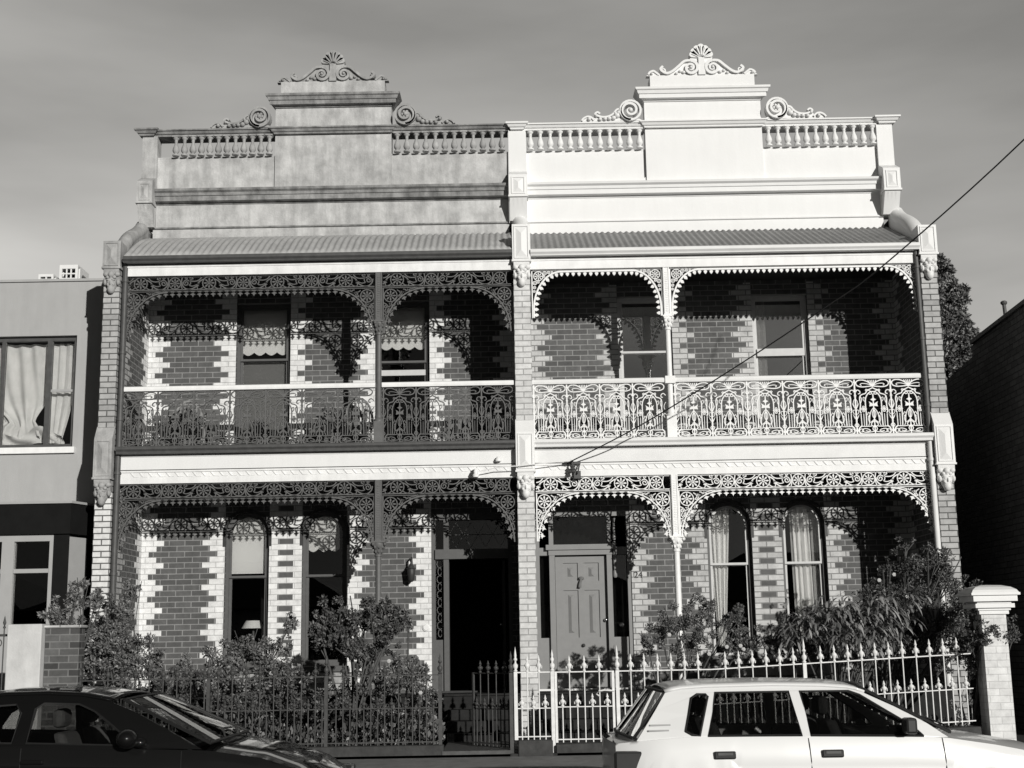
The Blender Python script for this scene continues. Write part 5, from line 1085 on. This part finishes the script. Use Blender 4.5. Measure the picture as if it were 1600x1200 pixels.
# ------------------------------------------------------------------ cars
def car(name, label, prof, belt, roofz, outline, glasses, x_front, x_rear, yn, w, wheels, paint, glassm, doors, facing=1, wr=.285, hood=None, boot=None, ws=None, rw=None, sillz=.20, seatm=None, lean=.20, tail=-.06):
    """side view traced as a profile, near side at y=yn, far side at y=yn+w"""
    outline = [(x, z - .067*max(0, z - .9)/.45) for x, z in outline]; roofz -= .062; glasses = [[(x, z - .028*max(0, z - .9)/.35) for x, z in gl] for gl in glasses]
    t = thing(name, label, 'car', ((x_front + x_rear)/2, yn + w/2, 0)); yc = yn + w/2; hw = w/2
    xa, xb = min(x_front, x_rear), max(x_front, x_rear)
    def interp(tab, x):
        if x <= tab[0][0]: return tab[0][1]
        for (a, b), (c, d) in zip(tab, tab[1:]):
            if x <= c: return b + (d - b)*(x - a)/(c - a)
        return tab[-1][1]
    def half(x):     # plan curvature
        e = min(x - xa, xb - x); return hw*(1 - .13*max(0, 1 - e/.42)**2.2 - .02*max(0, 1 - e/1.3))
    def zlow(x):
        z = interp([(xa, .30), (xa + .18, sillz), (xb - .18, sillz), (xb, .30)], x)
        for wx in wheels:
            d = abs(x - wx)
            if d < wr + .055: z = max(z, wr + math.sqrt(max(0, (wr + .055)**2 - d*d)))
        return z
    xs = [xa + (xb - xa)*i/110 for i in range(111)]
    secs = [(0, .90), (.12, .955), (.3, .985), (.5, 1.0), (.62, 1.0), (.66, .988), (.7, .998), (.85, .985), (.96, .965), (1, .945)]
    body = G()
    for sg in (-1, 1):
        rows = []
        for x in xs:
            h = half(x); zl, zb = zlow(x), interp(belt, x); row = []
            for f, k in secs:
                zz = zl + (zb - zl)*f; kk = interp([(0, .90), (.25, .965), (.5, 1.0), (.62, 1), (.66, .99), (.7, .998), (.9, .975), (1, .945)], (zz - .2)/(zb - .2)); row.append((x, yc + sg*h*kk, zz))
            rows.append(row)
        body.grid(rows)
    # bonnet, boot lid: crowned
    for (a, b) in (hood, boot):
        if b - a < .03: continue
        rows = []
        for i in range(19):
            x = a + (b - a)*i/18; h = half(x)*.945; zb = interp(belt, x); cr = interp(prof, x)
            rows.append([(x, yc + h*u, zb + (cr - zb)*(1 - abs(u)**2.6)) for u in [k/8 for k in range(-8, 9)]])
        body.grid(rows)
    for x in (xa, xb):    # ends
        h = half(x); zb = interp(belt, x); rows = []; dr = -1 if x == xa else 1
        for f, k in secs: zz = .30 + (zb - .30)*f; rows.append([(x + dr*.06*(1 - abs(u)**2)*1.0 - 0, yc + h*u*interp([(0, .965), (.5, 1), (1, .945)], f), zz if f < 1 else zb + (interp(prof, x) - zb)*(1 - abs(u)**2.6)) for u in [k2/8 for k2 in range(-8, 9)]])
        body.grid(rows)
    bo = body.build('body', paint, t, bevel=0); bo.modifiers.new('weld', 'WELD').merge_threshold = .002
    G().box(xa + .25, xb - .25, yc - hw*.86, yc + hw*.86, .19, .27).box(xa + .1, xb - .1, yc - hw*.8, yc + hw*.8, .30, .36).build('underbody', M['plastic'], t)
    # greenhouse sides lean inwards
    def ymap(x, z, sg, off=0):
        zb = interp(belt, x); f = max(0, (z - zb)/(roofz - zb)); return yc + sg*(half(x)*.945 - lean*f**1.15 - off)
    def shell(outer, holes, off, thick, nm, m):
        g = G(); loops = [outer] + list(holes)
        def dense(l):
            o = []
            for i in range(len(l)):
                a, b = l[i], l[(i+1) % len(l)]; k = max(1, int(math.dist(a, b)/.12)); o += [(a[0] + (b[0]-a[0])*j/k, a[1] + (b[1]-a[1])*j/k) for j in range(k)]
            return o
        loops = [dense(l) for l in loops]; flat = [p for l in loops for p in l]; n = len(flat)
        tris = tessellate_polygon([[Vector((p[0], p[1], 0)) for p in l] for l in loops])
        for sg in (-1, 1):
            g = G()
            vs = [(p[0], ymap(p[0], p[1], sg, off), p[1]) for p in flat] + [(p[0], ymap(p[0], p[1], sg, off + thick), p[1]) for p in flat]
            fs = [tuple(q) for q in tris] + [tuple(i + n for i in reversed(q)) for q in tris]; o = 0
            for l in loops:
                for i in range(len(l)): j = (i + 1) % len(l); fs.append((o + i, o + j, o + j + n, o + i + n))
                o += len(l)
            g.add(vs, fs); g.build(nm, m, t)
    shell(outline, [gl for gl in glasses], 0, .035, 'window_frame', paint)
    for gl in glasses:
        shell(gl, [], .018, .004, 'side_window', glassm)
        for sg in (-1, 1):
            l = [(p[0], ymap(p[0], p[1], sg, -.003), p[1]) for p in gl]; G().tube([(a, b, c) for a, b, c in l + [l[0], l[1]]], .009, 5).build('window_seal', M['rubber'], t)
    # roof
    rt = [p for p in outline if p[1] > roofz - .13]; xr0, xr1 = min(p[0] for p in rt), max(p[0] for p in rt)
    def top(x):
        zs = []
        for i in range(len(outline)):
            a, b = outline[i], outline[(i+1) % len(outline)]
            if min(a[0], b[0]) <= x <= max(a[0], b[0]) and abs(a[0] - b[0]) > 1e-6: zs.append(a[1] + (b[1]-a[1])*(x - a[0])/(b[0]-a[0]))
        return max(zs)
    rows = []
    for i in range(25):
        x = xr0 + (xr1 - xr0)*i/24; z = top(min(max(x, xr0 + 1e-4), xr1 - 1e-4)); y0_, y1_ = ymap(x, z, -1), ymap(x, z, 1)
        rows.append([(x, y0_ + (y1_ - y0_)*k/12, z + .035*(1 - abs(k/6 - 1)**2.2)) for k in range(13)])
    G().grid(rows).build('roof', paint, t, normals=False).modifiers.new('thick', 'SOLIDIFY').thickness = .02
    def screen(pa, pb, nm, bow):
        rows = []
        for i in range(9):
            f = i/8; x = pa[0] + (pb[0]-pa[0])*f; z = pa[1] + (pb[1]-pa[1])*f; ya_, yb_ = ymap(x, z, -1, .03), ymap(x, z, 1, .03)
            rows.append([(x + bow*(1 - abs(k/6 - 1)**2), ya_ + (yb_ - ya_)*k/12, z + .02*(1 - abs(k/6-1)**2)) for k in range(13)])
        o = G().grid(rows).build(nm, glassm, t, False)
        e = G(); e.tube([rows[0][k] for k in range(13)], .014, 5); e.tube([rows[-1][k] for k in range(13)], .012, 5); e.tube([r_[0] for r_ in rows], .014, 5); e.tube([r_[-1] for r_ in rows], .014, 5); e.build('screen_seal', M['rubber'], o)
        return o
    s1 = screen(*ws, 'windscreen', .07*facing); s2 = screen(*rw, 'rear_window', tail*facing); s2.data.materials[0] = M['dglass']
    xw, zw = ws[0]; bl_ = facing
    for k in (0, 1): G().tube([(xw + bl_*.05, yc - .45 + k*.5, zw + .035), (xw - bl_*.02, yc - .2 + k*.5, zw + .08), (xw - bl_*.01, yc + .1 + k*.4, zw + .07)], .008, 5).build('wiper', M['plastic'], t)
    if rw[0][1] < 1: G().tube([(rw[0][0] - facing*.03, yc, rw[0][1] + .0), (rw[0][0] + facing*.04, yc - .35, rw[0][1] + .09)], .008, 5).build('wiper', M['plastic'], t)
    # door seams, handles
    for xx, zz0 in doors:
        for sg in (-1, 1):
            g = G(); pts = []
            for i in range(15):
                z = .27 + (zz0 - .27)*i/14; zb = interp(belt, xx); kk = interp([(0, .90), (.25, .965), (.5, 1.0), (.62, 1), (.66, .99), (.7, .998), (.9, .975), (1, .945)], (z - .2)/(zb - .2)); pts.append((xx + .02*math.sin(z*3), yc + sg*(half(xx)*kk - .0005), z))
            g.tube(pts, .0045, 4).build('door_seam', M['rubber'], t)
    for wx in wheels:
        for sg in (-1, 1):
            yy = yc + sg*(hw - .11); g = G(); pr2 = [(wr*.62, -.09), (wr*.93, -.09), (wr, -.06), (wr, .06), (wr*.93, .09), (wr*.62, .09)]
            k = 28; vs = []; fs = []
            for r_, o_ in pr2:
                for i in range(k): a = 2*pi*i/k; vs.append((wx + r_*math.cos(a), yy + o_, wr + r_*math.sin(a)))
            for j in range(len(pr2) - 1):
                for i in range(k): i2 = (i+1) % k; fs.append((j*k + i, j*k + i2, (j+1)*k + i2, (j+1)*k + i))
            g.add(vs, fs, True); ty = g.build('wheel', M['tyre'], t)
            q = G(); q.add([(wx + wr*.63*math.cos(2*pi*i/20), yy + sg*.06, wr + wr*.63*math.sin(2*pi*i/20)) for i in range(20)] + [(wx, yy + sg*.09, wr)], [(i, (i+1) % 20, 20) for i in range(20)])
            q.build('rim', M['rim'], ty)
    # seats
    sm_ = seatm or M['seat']
    for sx in (0, -.95*facing):
        for sy in (-.36, .36):
            bx_ = (x_front + x_rear)/2 + facing*.28 + sx
            st = G().box(bx_ - .25, bx_ + .25, yc + sy - .24, yc + sy + .24, .36, .52).hexa([(bx_-facing*.16-.05,yc+sy-.24,.5),(bx_-facing*.16+.05,yc+sy-.24,.5),(bx_-facing*.16+.05,yc+sy+.24,.5),(bx_-facing*.16-.05,yc+sy+.24,.5),(bx_-facing*.34-.05,yc+sy-.2,1.0),(bx_-facing*.34+.05,yc+sy-.2,1.0),(bx_-facing*.34+.05,yc+sy+.2,1.0),(bx_-facing*.34-.05,yc+sy+.2,1.0)])
            so = st.build('seat', sm_, t, bevel=.04)
            G().box(bx_ - facing*.37 - .05, bx_ - facing*.37 + .05, yc + sy - .13, yc + sy + .13, 1.03, 1.18).build('headrest', sm_, so, bevel=.045)
    dx = xw - facing*.22; G().box(min(dx, dx - facing*.3), max(dx, dx - facing*.3), yc - hw*.85, yc + hw*.85, .62, zw - .03).build('dashboard', M['plastic'], t, bevel=.04)
    wy = yc + (.36 if facing < 0 else -.36) * 1
    g = G(); g.tube([(dx - facing*(.38 + .05*math.sin(a*pi/10)), yc + .36*(-1 if True else 1)*-1 + .18*math.cos(a*pi/10), .80 + .17*math.sin(a*pi/10)) for a in range(21)], .014, 6); g.build('steering_wheel', M['plastic'], t)
    return t, yc, hw, half, interp, ymap
WY = -8.8
# white hatchback (front to the right)
belt_w = [(.76, .85), (.95, .872), (1.4, .90), (3.1, .875), (3.32, .86), (3.7, .80), (4.1, .72), (4.3, .62)]
prof_w = [(.76, .87), (.95, .895), (3.1, .90), (3.32, .90), (3.7, .855), (4.1, .78), (4.3, .66)]
out_w = [(.92, .87), (1.4, .895), (2.2, .888), (3.1, .87), (3.33, .865), (3.18, .985), (2.95, 1.135), (2.74, 1.255), (2.64, 1.295), (2.4, 1.318), (2.0, 1.33), (1.5, 1.325), (1.28, 1.312), (1.17, 1.285), (1.08, 1.13)]
gl_w = [[(1.30, .945), (1.35, .915), (1.41, .905), (1.505, 1.225), (1.49, 1.24), (1.42, 1.242), (1.37, 1.21)], [(1.475, .905), (2.20, .898), (2.145, 1.252), (1.565, 1.252)], [(2.27, .896), (3.14, .878), (3.06, .96), (2.86, 1.10), (2.70, 1.215), (2.62, 1.248), (2.235, 1.252)]]
wc, yc, hw, half, interp, ymap = car('parked_car', 'white hatchback with black door handles parked before the white fence', prof_w, belt_w, 1.325, out_w, gl_w, 4.3, .76, WY, 1.62, (1.34, 3.70), M['carw'], M['carglass'], [(2.235, .875), (3.27, .86), (1.33, .5)],
    1, .28, (3.28, 4.3), (.76, .94), ((3.36, .90), (2.72, 1.245)), ((.90, .89), (1.17, 1.235)), tail=-.09)
for sx in (1.59, 2.42):
    for sg in (-1, 1):
        z = .76; y_ = yc + sg*half(sx)*.998
        o = G().box(sx - .085, sx + .085, y_ - .012, y_ + .012, z - .03, z + .03).build('door_handle', M['plastic'], wc, bevel=.012)
        G().box(sx - .055, sx + .06, y_ + sg*.012 - .006, y_ + sg*.012 + .006, z + .0, z + .02).build('handle_lever', M['gutL'], o)
for sg in (-1, 1):
    y_ = ymap(3.02, .92, sg); G().hexa([(2.95, y_ - .005, .885), (3.09, y_ - .005, .88), (3.09, y_ + .0, .88), (2.95, y_, .885), (2.97, y_ + sg*.13, .90), (3.05, y_ + sg*.13, .90), (3.05, y_ + sg*.14, .90), (2.97, y_ + sg*.14, .90)])
    G().box(2.97, 3.06, y_ + (-.16 if sg < 0 else .02), y_ + (-.02 if sg < 0 else .16), .90, 1.02).hexa([(2.98,y_-.03,.87),(3.1,y_-.03,.87),(3.1,y_+.03,.87),(2.98,y_+.03,.87),(2.99,y_-.05,.93),(3.04,y_-.05,.93),(3.04,y_+.05,.93),(2.99,y_+.05,.93)]).build('wing_mirror', M['plastic'], wc, bevel=.02)
    q = G()
    for k in range(2): y2 = ymap(1.12, 1.0 - k*.035, sg, -.003); q.box(1.03 - k*.015, 1.19 - k*.015, y2 - .003, y2 + .003, .982 - k*.04, .994 - k*.04)
    q.build('vent_slot', M['nframe'], wc)
    y3 = yc + sg*half(.86)*.995
    G().box(.74, .97, y3 - .02, y3 + .02, .58, .80).build('tail_lamp', M['lamp'], wc, bevel=.02); G().box(4.18, 4.33, y3 - .1, y3 + .0, .52, .64).build('headlight', M['lamp'], wc, bevel=.02)
G().box(.66, .80, yc - hw*.92, yc + hw*.92, .34, .52).build('rear_bumper', M['plastic'], wc, bevel=.04); G().box(4.26, 4.40, yc - hw*.92, yc + hw*.92, .30, .50).build('front_bumper', M['plastic'], wc, bevel=.04)
# black sedan (front to the right)
belt_b = [(-5.75, .70), (-5.5, .86), (-4.9, .92), (-3.9, .915), (-2.75, .875), (-2.4, .86), (-2.0, .80), (-1.68, .70), (-1.45, .56)]
prof_b = [(-5.75, .80), (-5.5, .95), (-4.9, .99), (-3.9, .99), (-2.75, .93), (-2.4, .915), (-2.0, .855), (-1.68, .75), (-1.45, .60)]
out_b = [(-4.98, .925), (-3.9, .91), (-2.75, .88), (-2.45, .87), (-2.72, 1.03), (-3.02, 1.205), (-3.22, 1.295), (-3.45, 1.345), (-3.75, 1.365), (-4.1, 1.36), (-4.4, 1.32), (-4.62, 1.22), (-4.85, 1.03)]
gl_b = [[(-4.62, .965), (-3.93, .94), (-3.91, 1.19), (-3.96, 1.255), (-4.3, 1.235), (-4.5, 1.13)], [(-3.82, .94), (-2.97, .905), (-3.17, 1.07), (-3.33, 1.19), (-3.46, 1.25), (-3.74, 1.262), (-3.80, 1.22)]]
bc, yc, hw, half, interp, ymap = car('parked_car', 'glossy black sedan parked in front of the dark fence', prof_b, belt_b, 1.365, out_b, gl_b, -1.45, -5.75, WY, 1.70, (-4.85, -2.2), M['carb'], M['carglassd'], [(-3.86, .90), (-2.62, .86), (-4.72, .9)],
    1, .30, (-2.42, -1.45), (-5.75, -4.96), ((-2.40, .915), (-3.12, 1.25)), ((-4.98, .985), (-4.50, 1.26)), seatm=M['seatg'])
for sg in (-1, 1):
    y_ = ymap(-2.98, .93, sg); G().ball((-3.0, y_ + sg*.12, .965), (.085, .11, .075), 14, 10).ball((-2.93, y_ + sg*.03, .93), (.06, .06, .04), 8, 6).build('wing_mirror', M['carb'], bc)
    y3 = yc + sg*half(-1.6)
    for sx in (-3.75, -4.65): G().box(sx - .09, sx + .09, yc + sg*half(sx)*.995 - .014, yc + sg*half(sx)*.995 + .014, .78, .815).build('door_handle', M['carb'], bc, bevel=.012)
    G().box(-1.66, -1.44, y3 - .12, y3 + .02, .50, .62).build('headlight', M['lamp'], bc, bevel=.03); G().box(-5.78, -5.6, y3 - .1, y3 + .02, .6, .78).build('tail_lamp', M['lamp'], bc, bevel=.03)
G().box(-1.50, -1.37, yc - hw*.9, yc + hw*.9, .28, .48).build('front_bumper', M['carb'], bc, bevel=.05); G().box(-5.84, -5.70, yc - hw*.9, yc + hw*.9, .30, .52).build('rear_bumper', M['carb'], bc, bevel=.05)

# ------------------------------------------------------------------ cottages across the street (behind the camera, seen in the glass and paint)
ck = thing('cottage', 'single storey brick cottage across the street with a dark tiled hip roof', 'house', (0, -40, 0), 'cottages across the street'); ck['local'] = 1
G().plate([(-6, 0), (6, 0), (6, 3.3), (-6, 3.3)], [hole(-4.6, -2.6, .9, 2.5, 0), hole(2.4, 4.4, .9, 2.5, 0), hole(-.5, .5, .2, 2.4, 0)], 5.8, 6, 'y').box(-6, 6, -5, 5.8, 0, 3.3).build('wall', M['wallL'], ck)
G().add([(-6.5,-5.5,3.3),(6.5,-5.5,3.3),(6.5,6.6,3.3),(-6.5,6.6,3.3),(-2.5,.5,5.6),(2.5,.5,5.6)], [(0,1,5,4),(1,2,5),(2,3,4,5),(3,0,4),(0,3,2,1)]).build('roof', M['stone'], ck)
for a in (-4.6, 2.4): G().plate([(a, .9), (a + 2, .9), (a + 2, 2.5), (a, 2.5)], [[(a + .07, .97), (a + .96, .97), (a + .96, 2.43), (a + .07, 2.43)], [(a + 1.04, .97), (a + 1.93, .97), (a + 1.93, 2.43), (a + 1.04, 2.43)]], 5.85, 5.95).build('window', M['timberW'], ck)
G().box(-.5, .5, 5.81, 5.9, .2, 2.4).build('door', M['timberD'], ck)
for xo in (-26, -13, 13, 26):
    c = ck.copy(); COL.objects.link(c); c.location = (xo, -40, 0)
    for ch in ck.children: d_ = ch.copy(); COL.objects.link(d_); d_.parent = c
